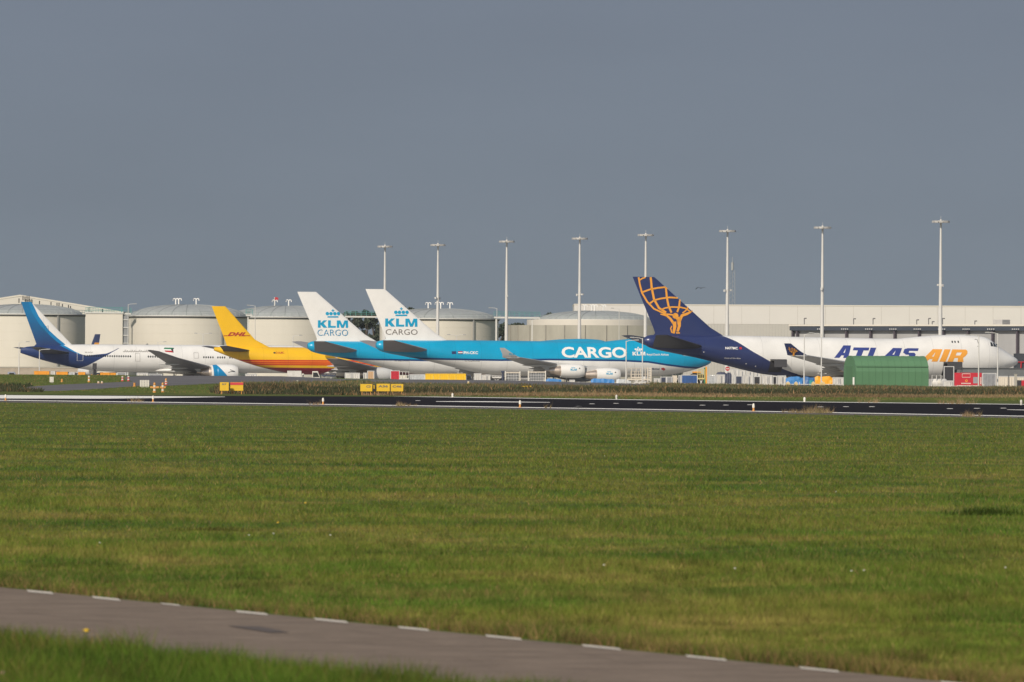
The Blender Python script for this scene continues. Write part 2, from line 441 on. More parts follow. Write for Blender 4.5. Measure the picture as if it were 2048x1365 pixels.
def nose747(s, t, b, w): return (68.6 - s, t, b, w)
ST747 = [(0, 8.7, 7.8, .5), (.6, 9.1, 7.25, .95), (1.5, 9.27, 6.9, 1.15), (5.8, 9.32, 6.05, 1.75), (9.4, 9.32, 5.4, 2.15), (14.9, 9.32, 4.15, 2.65),
         (18.5, 9.32, 3.3, 2.9), (22, 9.32, 2.65, 3.1), (26, 9.3, 2.32, 3.22), (32, 9.26, 2.2, 3.25), (46, 9.2, 2.2, 3.25),
         (47.3, 9.33, 2.2, 3.25), (50.8, 9.7, 2.22, 3.25), (54.3, 9.96, 2.3, 3.25), (57.8, 10.05, 2.45, 3.22), (61.2, 9.9, 2.85, 3.02), (62.6, 9.62, 3.1, 2.88),
         (63.85, 8.87, 3.4, 2.65), (64.7, 8.2, 3.62, 2.42), (66.5, 7.08, 4.2, 1.8), (67.8, 6.3, 4.72, 1.1), (68.4, 5.88, 5.1, .55), (68.6, 5.55, 5.42, .06)]
SP747 = dict(st=ST747, mid=.48,
    fin=[((15.5, 0, 8.7), 14.2, .095, (0, 1, 0)), ((13.9, 0, 9.6), 11.9, .10, (0, 1, 0)), ((12.0, 0, 10.7), 10.4, .10, (0, 1, 0)), ((1.75, 0, 19.35), 3.95, .09, (0, 1, 0))],
    stab=[((11.6, 1.0, 7.15), 10.2, .10), ((9.9, 2.2, 7.4), 8.9, .10), ((1.3, 11.0, 9.15), 2.3, .09)],
    wing=[((50.0, 0.5, 3.0), 18.5, .13), ((48.1, 3.2, 3.1), 17.0, .13), ((40.1, 12, 3.95), 10.7, .11), ((32.1, 20.8, 4.65), 7.4, .10), ((21.7, 32.2, 5.9), 3.5, .09)],
    winglet=[((21.7, -32.2, 5.9), 3.5, .08, (0, -.6, .6)), ((20.4, -32.6, 6.5), 2.3, .07, (0, -1, .3)), ((18.4, -33.2, 7.75), 1.0, .07, (0, -1, .2))],
    fair=[(31.2, 8.5, 2.9), (30.4, 12.5, 3.2), (27.8, 17.5, 3.75), (25.2, 23, 4.4)],
    eng=[(46.4, 11.7, 2.55, 1.38, 4.4, 3.9), (36.9, 20.8, 3.3, 1.38, 4.4, 4.5)],
    fairing=(40, 24, 3.5, 1.95, 3.1),
    gear=[(60.5, 0, 1, .6), (37.5, -5.5, 2, .62), (37.5, 5.5, 2, .62), (34.3, -1.9, 2, .62), (34.3, 1.9, 2, .62)],
    cockpit=[(64.0, 64.75, 7.95, 8.55), (63.35, 63.95, 8.05, 8.75), (62.75, 63.3, 8.1, 8.8)])
SP777 = dict(st=[(0, 7.95, 6.95, .15), (1.5, 8.35, 6.45, .55), (3.7, 8.55, 5.75, 1.05), (8.3, 8.8, 4.55, 1.8), (13, 8.93, 3.6, 2.4), (18.5, 8.97, 2.95, 2.9), (24, 8.97, 2.78, 3.1), (60, 8.95, 2.72, 3.1),
        (65, 8.85, 2.75, 3.0), (68, 8.4, 2.9, 2.7), (70.3, 7.3, 3.3, 2.05), (72, 6.2, 3.9, 1.2), (72.9, 5.4, 4.5, .4), (73.1, 5.1, 4.85, .05)],
    fin=[((13.0, 0, 8.0), 10.4, .09, (0, 1, 0)), ((11.6, 0, 9.0), 8.0, .10, (0, 1, 0)), ((2.35, 0, 18.4), 2.3, .09, (0, 1, 0))],
    stab=[((12.3, .8, 6.9), 7.6, .10), ((10.6, 2.2, 7.1), 6.4, .10), ((2.6, 10.7, 8.2), 2.3, .09)],
    wing=[((48.5, .5, 3.3), 15.5, .13), ((46.4, 3.1, 3.3), 12.6, .13), ((41.5, 9.8, 4.0), 8.8, .11), ((31.5, 23.5, 5.9), 4.6, .10), ((25.3, 31.5, 7.4), 2.3, .09), ((23.2, 32.6, 7.7), .9, .08)],
    fair=[(33.6, 7, 3.0), (31.7, 12.5, 3.7), (28.6, 18.5, 4.6)],
    eng=[(47.0, 9.7, 2.72, 1.9, 5.6, 4.0)], fairing=(39.5, 22, 3.3, 2.35, 3.2),
    gear=[(67.5, 0, 1, .55), (36.2, -5.5, 3, .66), (36.2, 5.5, 3, .66)],
    cockpit=[(69.9, 70.7, 6.4, 7.0), (69.1, 69.8, 6.5, 7.3), (68.3, 69, 6.6, 7.4)])
SP330 = dict(st=[(0, 8.1, 7.4, .3), (2.3, 8.2, 6.5, .85), (5.8, 8.22, 5.25, 1.5), (9.3, 8.22, 4.15, 2.0), (12, 8.22, 3.5, 2.35), (15.5, 8.22, 2.8, 2.65), (19.8, 8.2, 2.4, 2.82), (48, 8.15, 2.4, 2.82),
        (51.5, 7.95, 2.45, 2.65), (53.8, 7.4, 2.65, 2.3), (55.6, 6.3, 3.05, 1.6), (56.8, 5.4, 3.6, .8), (57.3, 4.8, 4.3, .06)],
    fin=[((13.6, 0, 7.7), 11.2, .09, (0, 1, 0)), ((11.6, 0, 8.4), 8.8, .10, (0, 1, 0)), ((8.9, 0, 9.8), 6.6, .10, (0, 1, 0)), ((2.4, 0, 16.85), 2.95, .09, (0, 1, 0))],
    stab=[((8.4, .7, 7.3), 6.6, .10), ((7.2, 1.6, 7.5), 5.6, .10), ((1.1, 9.7, 8.35), 1.9, .09)],
    wing=[((40.2, .5, 3.2), 16, .13), ((38.6, 2.8, 3.2), 14.2, .13), ((33.8, 9.3, 3.8), 9.0, .11), ((20.7, 29.2, 5.8), 2.7, .09)],
    winglet=[((20.7, -29.2, 5.8), 2.7, .08, (0, -.6, .6)), ((19.6, -29.6, 6.2), 1.9, .07, (0, -1, .3)), ((18.6, -30.1, 7.3), .8, .07, (0, -1, .2))],
    fair=[(25.3, 6, 2.9), (24.0, 11, 3.5), (21.7, 17, 4.2)],
    eng=[(36.2, 9.4, 2.5, 1.5, 5.2, 3.7)], fairing=(32, 20, 3.0, 1.95, 2.9),
    gear=[(50.5, 0, 1, .5), (28.5, -5.3, 2, .66), (28.5, 5.3, 2, .66)],
    cockpit=[(54.6, 55.3, 5.7, 6.3), (53.9, 54.5, 5.85, 6.6), (53.2, 53.8, 6.0, 6.75)])

# -- light blue and white freighters
def klm(px, Z, label, theta, front):
    P = Plane('cargo_airplane', label, px, Z, theta, dict(SP747), m_white)
    dx = 0 if front else -137
    line = [(700, 706), (808, 712), (843, 715.6), (896, 717), (1001, 719), (1097, 717.6), (1193, 719), (1240, 719.6), (1297, 722.5), (1335, 728.4), (1373, 733), (1402, 734.7), (1424, 728)]
    cz = [(x, z) for x, z in (P.locs(line) if front else KL_LINE)]
    if front: KL_LINE[:] = cz
    base = livery('light_blue_over_white_scheme', CYAN, [dict(below=cz, color=(.0, .045, .17)), dict(below=[(x, z - .36) for x, z in cz], color=WHITE)])
    P.bodyo.data.materials.clear(); P.bodyo.data.materials.append(base)
    P.build(m_white, m_grey, mat('shade_grey_wing', (.42, .42, .41), .5, var=.08), m_white)  # wing grey lowered so its colour carries the underside shade
    return P
KL_LINE = []
def heavy_klm():
    K = [[(0, 0), (.30, 0), (.30, 1), (0, 1)], [(.30, .38), (.30, .62), (.62, 1), (1.0, 1), (.55, .52)], [(.42, .62), (.62, .60), (1.04, 0), (.64, 0), (.30, .42)]]
    L = [[(1.12, 0), (1.42, 0), (1.42, 1), (1.12, 1)], [(1.42, 0), (1.98, 0), (1.98, .25), (1.42, .25)]]
    M = [[(2.1, 0), (2.37, 0), (2.37, 1), (2.1, 1)], [(3.1, 0), (3.37, 0), (3.37, 1), (3.1, 1)], [(2.37, 1), (2.50, 1), (2.86, 0), (2.60, 0), (2.37, .62)], [(3.1, 1), (2.97, 1), (2.61, 0), (2.87, 0), (3.1, .62)]]
    return poly_bm(K + L + M)
def crown(P, cs, cy, r, bar, cross, where, m):
    polys = [disc(c, cy, r) for c in cs] + [[(bar[0], bar[1]), (bar[2], bar[1]), (bar[2], bar[3]), (bar[0], bar[3])]]
    x, y, k = cross; polys += [[(x - k, y - k * .3), (x + k, y - k * .3), (x + k, y + k * .3), (x - k, y + k * .3)], [(x - k * .3, y - k), (x + k * .3, y - k), (x + k * .3, y - k * .32), (x - k * .3, y - k * .32)], [(x - k * .3, y + k * .32), (x + k * .3, y + k * .32), (x + k * .3, y + k), (x - k * .3, y + k)]]
    P.pmark(polys, where=where, name='crown_emblem', m=m)

KF = klm(752, 1911, 'front light blue airplane, big white CARGO on its side and grey CARGO on its fin', R(13.2), True)
P = KF
crown(P, (791.7, 798.9, 806.7, 814.2), 625, 3.5, (791, 629.6, 814.4, 632.6), (802.8, 618, 2.9), 'fin', m_cyan)
P.mark(heavy_klm(), (771, 637.4, 834.6, 654), 'fin', m=m_cyan)
P.mark(text_bm('CARGO', .0, 1.0), (772, 658.8, 834.8, 670.2), 'fin', m=m_brown)
P.mark(text_bm('CARGO', .03, .98), (1123.5, 694, 1254, 716.6), 'body', m=m_white)
crown(P, (1271.5, 1275.3, 1279.2, 1283), 699, 1.8, (1272, 701.4, 1282.5, 703), (1277.2, 695.6, 1.6), 'body', m_white)
P.mark(heavy_klm(), (1265, 704, 1290.5, 711.5), 'body', m=m_white)
P.mark(text_bm('Royal Dutch Airlines', .015), (1293.5, 707.2, 1337.5, 713), 'body', m=m_white)
P.mark(text_bm('PH-CKC', .03), (928, 703, 956.5, 708.8), 'body', m=m_white)
P.pmark([[(904.6, 703), (913, 703), (913, 708.5), (904.6, 708.5)]], name='flag', m=m_navy)
P.pmark([[(917, 703), (926, 703), (926, 704.9), (917, 704.9)]], name='flag_stripe', m=m_red)
P.pmark([[(917, 704.9), (926, 704.9), (926, 706.8), (917, 706.8)]], name='flag_stripe', m=m_white)
P.pmark([[(917, 706.8), (926, 706.8), (926, 708.6), (917, 708.6)]], name='flag_stripe', m=m_navy)
P.mark(text_bm('The Flying Dutchman', .01), (930, 721.6, 960, 724), 'body', m=m_brown)
P.mark(text_bm('Martinair', .02), (1304.5, 736.3, 1321, 740), 'body', m=m_navy, shear=.2)
P.pmark([[(1323.5, 736.5), (1328, 736), (1332.6, 739), (1328.5, 743), (1329, 740.5), (1324.5, 740)]], name='airline_emblem', m=m_red)

KB = klm(615, 1979, 'light blue airplane behind the front one, with blue stencil CARGO on its white fin', R(13.2), False)
P = KB
crown(P, (654.7, 662, 669.7, 677.2), 627.7, 3.5, (655, 632.8, 676.7, 635.6), (666, 621.5, 2.9), 'fin', m_cyan)
P.mark(heavy_klm(), (636.3, 641, 696, 656.2), 'fin', m=m_cyan)
P.mark(text_bm('CARGO', -.004, 1.02), (635.6, 659.4, 696, 672.4), 'fin', m=mat('stencil_blue', (.005, .22, .42), .4))
P.pmark([stroke([(637 + 12.6 * i, 671.6), (646 + 12.6 * i, 660)], .8)[0] for i in range(5)], where='fin', name='stencil_gap', m=m_white, out_=.05)
P.mark(text_bm('The Flying Dutchman', .01), (789, 721.2, 819, 723.6), 'body', m=m_brown)

def oval_logo(P, m):
    for e, (x, y, z, r, ln) in P.engines:
        def sf(X, Zz, y=y, z=z, r=r): return y + math.sqrt(max(r * r - (Zz - z) ** 2, .01))
        bm = heavy_klm(); w = 1.25; hh = .38
        bx = [v.co.x for v in bm.verts]; by = [v.co.y for v in bm.verts]
        for v in bm.verts: v.co.x = x - 2.6 + (v.co.x - min(bx)) / (max(bx) - min(bx)) * w; v.co.y = z + .1 + (v.co.y - min(by)) / (max(by) - min(by)) * hh
        drape(bm, sf, 'lettering', m, e, .2, .03)
        drape(poly_bm([disc(x - 2.3 + .2 * i, z + .68, .08, 8) for i in range(4)]), sf, 'crown_emblem', m, e, .3, .03)
        drape(poly_bm([disc(x - .75, z + .55, .13, 8)]), sf, 'round_vent', m_dark, e, .3, .03)
oval_logo(KF, m_cyan); oval_logo(KB, m_cyan)
for Q in (KF, KB):
    bm = heavy_klm(); bx = [v.co.x for v in bm.verts]; by = [v.co.y for v in bm.verts]
    for v in bm.verts: v.co.x = 19.4 + (v.co.x - min(bx)) / (max(bx) - min(bx)) * 1.1; v.co.y = 6.35 + (v.co.y - min(by)) / (max(by) - min(by)) * .4
    drape(bm, lambda x, z: 32.75 + (z - 6.2) * .45, 'lettering', m_cyan, Q.winglet, .4, .05)

# -- navy, white and orange freighter
AT = Plane('cargo_airplane', 'white airplane with navy tail, orange globe emblem and big navy and orange lettering', 1287, 1682, R(15.2), dict(SP747, winglet_m=m_navy, wing=SP747['wing'][:-1] + [((20.0, 32.2, 5.9), 3.6, .09)], winglet=[((20.0, -32.2, 5.9), 3.6, .08, (0, -.6, .6)), ((18.6, -32.6, 6.6), 2.5, .07, (0, -1, .3)), ((16.7, -33.2, 7.9), 1.2, .07, (0, -1, .2))]), m_white, drop=R(.45))
AT.o.name = 'cargo_airplane'
P = AT
diag = P.locs([(1440, 664), (1451, 671), (1476, 683), (1507, 704), (1537, 721), (1567, 738), (1584, 744), (1607, 751), (1660, 756), (1700, 775)])
body = livery('navy_tail_on_white_scheme', WHITE, [dict(below=[(0, 24.9)] + [(x, z) for x, z in diag if x > 0] + [(72, -4)], color=NAVY)])
P.bodyo.data.materials.clear(); P.bodyo.data.materials.append(body)
P.build(m_navy, mat('dark_tailplane', (.035, .035, .045), .45), m_lgrey, m_white)
def z6(pts): return [(1240 + a / 5.25, 540 + b / 5.25) for a, b in pts]
S = []
for pts, w in [([(200, 78), (212, 150), (235, 240), (290, 335), (360, 410), (430, 442)], 17), ([(325, 78), (335, 190), (360, 310), (410, 400), (485, 450)], 22),
               ([(485, 190), (492, 290), (510, 380), (540, 450)], 21), ([(632, 312), (620, 390), (600, 445)], 19), ([(722, 390), (690, 430), (655, 455)], 14),
               ([(212, 108), (238, 90), (272, 80)], 14), ([(240, 235), (320, 205), (400, 190), (480, 182), (500, 202)], 17), ([(315, 355), (360, 320), (430, 302), (520, 290), (610, 295)], 17),
               ([(430, 420), (480, 400), (540, 391), (630, 393), (690, 406), (735, 435)], 15),
               ([(430, 442), (480, 465), (530, 470), (575, 478)], 16), ([(425, 465), (490, 480), (530, 515), (560, 560)], [10, 22, 24, 26]),
               ([(768, 430), (705, 462), (650, 480), (625, 530)], [12, 26, 30, 32]), ([(545, 590), (533, 615), (545, 662)], 12),
               ([(570, 545), (575, 600), (562, 668)], [40, 34, 24]), ([(615, 520), (622, 590), (603, 650)], [46, 30, 24]), ([(588, 662), (628, 664)], 14)]:
    S += stroke(z6(pts), [q / 5.25 for q in w] if isinstance(w, list) else w / 5.25)
S += [disc(*z6([(582, 484)])[0], 5.8, 14), z6([(550, 500), (640, 492), (640, 530), (605, 560), (590, 520)])]
P.pmark(S, where='fin', name='globe_emblem', m=m_orange, out_=.04)
def slab(chars):
    """heavy slanted capitals drawn as polygons, unit height"""
    G = {'A': (1.15, [[(0, 0), (.42, 0), (.53, .2), (.62, .2), (.62, .42), (.62, .42), (.74, .8), (.74, 1), (.50, 1)], [(.74, 1), (.74, .8), (.74, 0), (1.12, 0), (1.12, 1)], [(.53, .2), (.74, .2), (.74, .4), (.63, .4)]]),
         'T': (1.0, [[(-.05, .74), (1.02, .74), (1.02, 1), (-.05, 1)], [(.30, 0), (.68, 0), (.68, .74), (.30, .74)]]),
         'L': (.92, [[(0, 0), (.38, 0), (.38, 1), (0, 1)], [(.38, 0), (.92, 0), (.92, .26), (.38, .26)]]),
         'I': (.42, [[(0, 0), (.4, 0), (.4, 1), (0, 1)]]),
         'S': (1.0, [[(0, 0), (.75, 0), (.95, .12), (.95, .26), (0, .26)], [(.55, .26), (.95, .26), (.95, .45), (.82, .6), (.25, .6), (.5, .4)], [(.05, .6), (.42, .6), (.42, .76), (.05, .76)], [(.05, .76), (1.0, .76), (1.0, 1), (.25, 1), (.05, .9)], [(.05, .6), (.3, .42), (.55, .42), (.5, .6)]]),
         'R': (1.12, [[(0, 0), (.36, 0), (.36, 1), (0, 1)], [(.36, .76), (.9, .76), (1.02, .88), (.9, 1), (.36, 1)], [(.66, .52), (1.04, .52), (1.08, .7), (1.02, .88), (.9, .76), (.70, .76)], [(.36, .32), (.9, .32), (1.04, .52), (.36, .52)], [(.58, .32), (.92, .32), (1.06, 0), (.68, 0)]])}
    polys = []; x = 0
    for c in chars:
        w, ps = G[c]
        for p in ps: polys.append([(x + a + .35 * b, b) for a, b in p])
        x += w + .10
    return poly_bm(polys)
P.mark(slab('A'), (1668, 690.8, 1703.5, 716.5), 'body', m=mat('navy_lettering', (.035, .055, .24), .4))
P.mark(slab('TLAS'), (1706, 695.2, 1838, 719.5), 'body', m=MATS['navy_lettering'])
P.mark(slab('AIR'), (1840, 698.3, 1934.6, 724.6), 'body', m=m_orange)
P.mark(text_bm('N477MC', .03), (1452.4, 694, 1477, 699.6), 'body', m=m_white)
P.pmark([[(1480, 694.5), (1485, 694.5), (1485, 699), (1480, 699)]], name='flag', m=m_red)
P.mark(text_bm('Giant of the skies', .0), (1452, 715.2, 1483, 718.4), 'body', m=m_white)
for a, b in ((1411, 704.5), (1495, 728), (1514, 733)): P.pmark([disc(a, b, 1.1, 8)], name='service_light', m=m_white)
for a in (1906, 1911.5, 1918): P.pmark([[(a, 682), (a + 2.6, 682), (a + 2.6, 686), (a, 686)]], name='upper_deck_window', m=m_glass)
P.pmark(stroke([(1954, 679), (1958.5, 679), (1959.5, 693), (1956, 693)], 1.0), name='crew_door_outline', m=m_dark)
def z7(pts): return [(1501 + a / 5.687, 582 + b / 5.687) for a, b in pts]
Z7 = []
for pts, w in [([(435, 640), (450, 680), (480, 705)], 7), ([(470, 645), (478, 700)], 7), ([(500, 655), (500, 700)], 8), ([(530, 675), (515, 705)], 7), ([(430, 665), (480, 660), (530, 680)], 6), ([(450, 690), (500, 683), (540, 690)], 6), ([(498, 700), (500, 742)], 20)]:
    Z7 += stroke(z7(pts), w / 5.687)
# the same emblem, tiny, on the winglet
P.mark(poly_bm([P.locs(p, -32.9) for p in Z7]), None, lambda x, z: 32.3 + (z - 5.9) * .5, name='globe_emblem', m=m_orange, parent=P.winglet, out_=.08)
# two open belly cargo doors, near side; a dark sheet paints the shade inside
def belly_door(P, x0, x1, y0, y1):
    (a, z1), (b, z0) = P.loc(x0, y0), P.loc(x1, y1)
    sf = P.surf
    drape(poly_bm([[(a, z0), (b, z0), (b, z1), (a, z1)]]), sf, 'opening_shade', m_dark, P.bodyo, .3, .02)
    d = MB().box(a, b, -sf((a + b) / 2, z1) - 2.3, -sf((a + b) / 2, z1) + .1, z1 + .1, z1 + .28)
    d.box(a, b, -sf((a + b) / 2, z1) - 2.5, -sf((a + b) / 2, z1) - 2.3, z1 - 1.1, z1 + .2)
    d.build('cargo_door', mat('door_shade_grey', (.06, .06, .065), .6), P.o)  # door coloured dark to carry the shade of its underside
belly_door(P, 1541, 1566, 722, 745); belly_door(P, 1887, 1916, 727, 752)

# -- yellow freighter
YEL = (.86, .50, .012)
DH = Plane('cargo_airplane', 'yellow cargo airplane with red and orange stripes and a crimson belly', 428, 2053, R(13.5), dict(SP330, winglet_m=mat('yellow_paint', YEL, .35, var=.04)), m_white)
P = DH
RD = (.60, .03, .01); OR = (.80, .22, .01)
lay = []
for z1, z0, c in ((5.5, 5.22, RD), (5.22, 5.0, OR), (5.0, 4.76, RD), (4.76, 4.58, OR), (4.58, 4.34, RD)):
    lay.append(dict(below=[(5, z1), (80, z1)], above=[(5, z0), (80, z0)], color=c))
lay.append(dict(below=[(0, 3.8), (12, 3.85), (80, 3.5)], color=(.26, .008, .03)))
P.bodyo.data.materials.clear(); P.bodyo.data.materials.append(livery('yellow_striped_scheme', YEL, lay))
P.build(MATS['yellow_paint'], mat('dark_grey_tailplane', (.07, .07, .075), .5), m_grey, m_lgrey)
P.mark(text_bm('DHL', .06, 1.08), (455, 664.8, 492.5, 673), 'fin', m=m_crimson, shear=.45)
P.pmark([[(448, 671.2), (455, 671.2), (455, 672.6), (448, 672.6)], [(492.5, 671.2), (500, 671.2), (500.5, 672.6), (492.5, 672.6)]], where='fin', name='tail_stripe', m=m_crimson)
P.mark(text_bm('D-ALMC', .02), (554, 703.6, 570, 708), 'body', m=m_crimson)
P.pmark([[(549, 704.5), (553, 704.5), (553, 707.6), (549, 707.6)]], name='flag', m=m_dark)
P.pmark([[(655, 713.5), (662, 715.5), (668, 722), (664, 728), (672, 733), (668, 740), (676, 742), (684, 741), (680, 722), (672, 712)]], name='wing_root_panel', m=m_lgrey)

# -- blue tailed passenger plane at the left
KU = Plane('passenger_airplane', 'white passenger airplane with blue tail at the far left and a row of cabin windows', 41, 2160, R(13.5), dict(SP777, fair_m=m_white), m_white)
P = KU
U = P.locs([(150, 702.5), (161, 708), (174, 712), (193, 709.6), (214, 707.6), (228, 702), (240, 696)]); Lw = P.locs([(158, 745), (162, 737), (177, 732), (198, 720), (216, 710.3), (228, 703.4), (240, 697.2)])
W1 = P.locs([(97, 660.6), (116, 678), (132, 691), (150, 702.5), (161, 708)]); W2 = P.locs([(97, 669), (113, 684), (129, 694.5), (145, 702.7), (161, 709.5)])
NV = (.014, .036, .135); TQ = (.0, .20, .46)
P.bodyo.data.materials.clear()
P.bodyo.data.materials.append(livery('blue_swoosh_scheme', WHITE, [dict(below=[(0, 20)] + W1 + U[1:] + [(U[-1][0] + .1, -4)], above=[(0, -4), (Lw[0][0] - .2, -4)] + Lw, color=NV), dict(below=[(0, 20)] + W1 + [(W1[-1][0] + .1, -4)], above=[(0, 9.7)] + W2, color=TQ)]))
F1 = P.locs([(61, 600), (64.5, 607), (77, 633), (97, 660.6), (116, 678), (132, 691), (150, 702.5)], 0)
F2 = P.locs([(56, 600), (62, 622), (79, 650), (97, 669), (113, 684), (129, 694.5), (145, 702.7)], 0)
finm = livery('blue_tail_scheme', WHITE, [dict(below=[(-5, 24), (F1[0][0] - .05, 24)] + F1, ramp=(9.0, TQ, 18, TQ)), dict(below=[(-5, 24), (F2[0][0] - .05, 24)] + F2, ramp=(8.5, NV, 16.5, (.0, .16, .38)))])
P.build(finm, mat('dark_blue_grey_tailplane', (.05, .055, .07), .5), m_grey, m_white)
P.pmark([q for k in range(9) for q in stroke([(68 + k * 3.5, 660 - k * 1.1), (70 + k * 3.4, 656 + k * .8), (74 + k * 2.6, 659 + k)], .7)], where='fin', name='bird_emblem', m=mat('dark_teal', (.0, .12, .26), .4))
wsrc = None
for a0, a1 in ((171, 262), (297, 326), (408, 428), (436, 452), (460, 474)):
    x = a0
    while x < a1:
        q, z = P.loc(x, 712.5 + (x - 200) * .012)
        if wsrc is None:
            wsrc = drape(poly_bm([disc(0, 0, .17, 8, .25)]), lambda x, z: 0, 'cabin_window', m_glass, P.bodyo, 9, 0)
            w = wsrc
        else: w = wsrc.copy(); COL.objects.link(w); w.parent = P.bodyo
        w.location = (q, -P.surf(q, z) - .02, z); x += 4.5
for (a, b, c, d, m_) in ((155.6, 704, 167, 722, m_white), (271, 707, 280, 723, m_brown), (388, 706, 397, 717, m_brown)):
    st_ = stroke([(a, b), (c, b), (c, d), (a, d), (a, b)], .55)
    P.pmark(st_, name='cabin_door_outline', m=m_)
P.mark(text_bm('9K-AOC', .01), (171, 704, 187, 706.4), 'body', m=m_brown)
sq = []
for i in range(13):                                  # flowing script above the windows
    a = 247 + i * 4.7; sq += stroke([(a, 703), (a + 1.5, 704.4), (a + 3.6, 703.2), (a + 4.4, 700.2 + (i % 3))], 1.1)
    if i % 2: sq += stroke([(a + 1, 700.8), (a + 2, 700.8)], 1.1)
P.pmark(sq, name='script_lettering', m=m_brown)
P.pmark([[(331, 695.5), (350, 696), (348.5, 699), (329, 698.4)]], name='flag_stripe', m=mat('flag_green', (.01, .18, .08), .5))
P.pmark([[(329, 698.4), (348.5, 699), (347.6, 702), (330, 701.2)]], name='flag_stripe', m=m_white)
P.pmark([[(330, 701.2), (347.6, 702), (347.5, 705.6), (331.5, 704)]], name='flag_stripe', m=m_red)
P.pmark([[(350, 696), (347.6, 699), (347.5, 705.6), (346, 704), (343, 699.5)]], name='flag_band', m=m_dark, out_=.05)
e, (x, y, z, r, ln) = P.engines[0]
sfn = lambda X, Zz: y + math.sqrt(max(r * r - (Zz - z) ** 2, .01)) * (1 if X > x - ln * .75 else .95)
drape(poly_bm([[(x - ln * .95, z + r * .92), (x - ln * .78, z + r * .97), (x - ln * .2, z - r * .9), (x - ln * .9, z - r * .9)]]), sfn, 'blue_wedge', mat('turquoise_paint', (.0, .22, .48), .35), e, .25, .03)
drape(poly_bm(stroke([(x - 1.9, z + .1), (x - 1.3, z + .3), (x - .4, z + .35)], .12) + stroke([(x - 1.5, z + .75), (x - .9, z + .5), (x - .4, z + .35)], .12)), sfn, 'bird_emblem', m_dark, e, .25, .03)

# -- small plane whose blue fin shows over the white fuselage; it faces the other way
SPs = dict(st=[(0, 4.4, 3.9, .2), (3, 4.6, 3.0, .8), (6, 4.5, 2.0, 1.2), (8, 4.4, 1.8, 1.4), (12, 4.4, 1.8, 1.4), (14.5, 4.1, 1.9, 1.2), (16, 3.4, 2.1, .7), (17, 3.0, 2.6, .06)],
    fin=[((8.6, 0, 4.2), 8.4, .09, (0, 1, 0)), ((7.4, 0, 8.6), 7.0, .09, (0, 1, 0)), ((3.4, 0, 11.7), 4.6, .09, (0, 1, 0))], stab=[((5.0, .5, 4.0), 4, .1), ((1.2, 6, 4.4), 1.6, .1)],
    wing=[((11, .5, 2.3), 4, .12), ((10.5, 1.5, 2.4), 3.5, .12), ((7, 9, 2.9), 1.2, .1)], fair=[(7.6, 4, 2.4)], eng=[(11.0, 3, 1.7, .55, 1.8, 2.3)], fairing=(9, 5, 1.4, 1.7, 2.1),
    gear=[(14, 0, 1, .3), (8, -1.6, 1, .4), (8, 1.6, 1, .4)], cockpit=[(15.0, 15.5, 3.4, 3.7)])
SM = Plane('small_airplane', 'small airplane with dark blue and orange fin just showing above the white passenger airplane', 198, 2262, R(108), SPs, m_white)
SM.o['group'] = 'small airplanes'; del SM.o['group']
SM.build(livery('navy_fin_orange_root', NAVY, [dict(below=[(-5, 9.6), (3.2, 9.75), (3.3, 9.3), (20, 9.3)], color=ORANGE)]), m_grey, m_grey, m_white)

# ------------------------------------------------------------------ ground
def project(P):
    P = np.asarray(P, float) - np.array(ORG); Mi = np.array(M3.transposed()); q = P @ Mi.T
    return 1024 + FPX * q[:, 0] / -q[:, 2], 682.5 - FPX * q[:, 1] / -q[:, 2]
def grass_mat(name, cols, blades, tipmix=True):
    m = bpy.data.materials.new(name); m.use_nodes = True; n = m.node_tree; b = n.nodes['Principled BSDF']; b.inputs['Roughness'].default_value = .85
    b.inputs['Specular IOR Level'].default_value = .15
    g = n.nodes.new('ShaderNodeNewGeometry')
    def noise(scale, det, st=(1, 1, 1)):
        mp_ = n.nodes.new('ShaderNodeMapping'); mp_.inputs['Scale'].default_value = st; n.links.new(g.outputs['Position'], mp_.inputs[0])
        q = n.nodes.new('ShaderNodeTexNoise'); q.inputs['Scale'].default_value = scale; q.inputs['Detail'].default_value = det; q.inputs['Roughness'].default_value = .6
        n.links.new(mp_.outputs[0], q.inputs['Vector']); return q.outputs[0]
    def mix(f, a, c):
        k = n.nodes.new('ShaderNodeMix'); k.data_type = 'RGBA'
        if isinstance(f, float): k.inputs[0].default_value = f
        else: n.links.new(f, k.inputs[0])
        for i, v in ((6, a), (7, c)):
            if isinstance(v, tuple): k.inputs[i].default_value = (*v, 1)
            else: n.links.new(v, k.inputs[i])
        return k.outputs[2]
    def rng_(v, a, c, d=0., e=1.):
        k = n.nodes.new('ShaderNodeMapRange'); n.links.new(v, k.inputs[0]); k.inputs[1].default_value = a; k.inputs[2].default_value = c; k.inputs[3].default_value = d; k.inputs[4].default_value = e; return k.outputs[0]
    green, olive, tan, deep = cols
    c = mix(rng_(noise(.22, 4, (1, .5, 1)), .40, .56), green, olive)
    c = mix(rng_(noise(.40, 4, (1, .5, 1)), .49, .70), c, tan)
    c = mix(rng_(noise(.16, 5, (.8, .5, 1)), .50, .68), c, deep)
    if blades:
        at_ = n.nodes.new('ShaderNodeAttribute'); at_.attribute_name = 'tint'; s = n.nodes.new('ShaderNodeSeparateColor'); n.links.new(at_.outputs['Color'], s.inputs[0])
        c = mix(s.outputs[0], c, (.26, .155, .075))
        c2 = mix(s.outputs[2], c, (.075, .15, .012)); v = n.nodes.new('ShaderNodeVectorMath'); v.operation = 'SCALE'; n.links.new(c2, v.inputs[0]); n.links.new(s.outputs[1], v.inputs['Scale']); c = v.outputs[0]
    n.links.new(c, b.inputs['Base Color']); return m
GCOLS = ((.078, .130, .015), (.125, .143, .022), (.200, .168, .045), (.050, .094, .011))
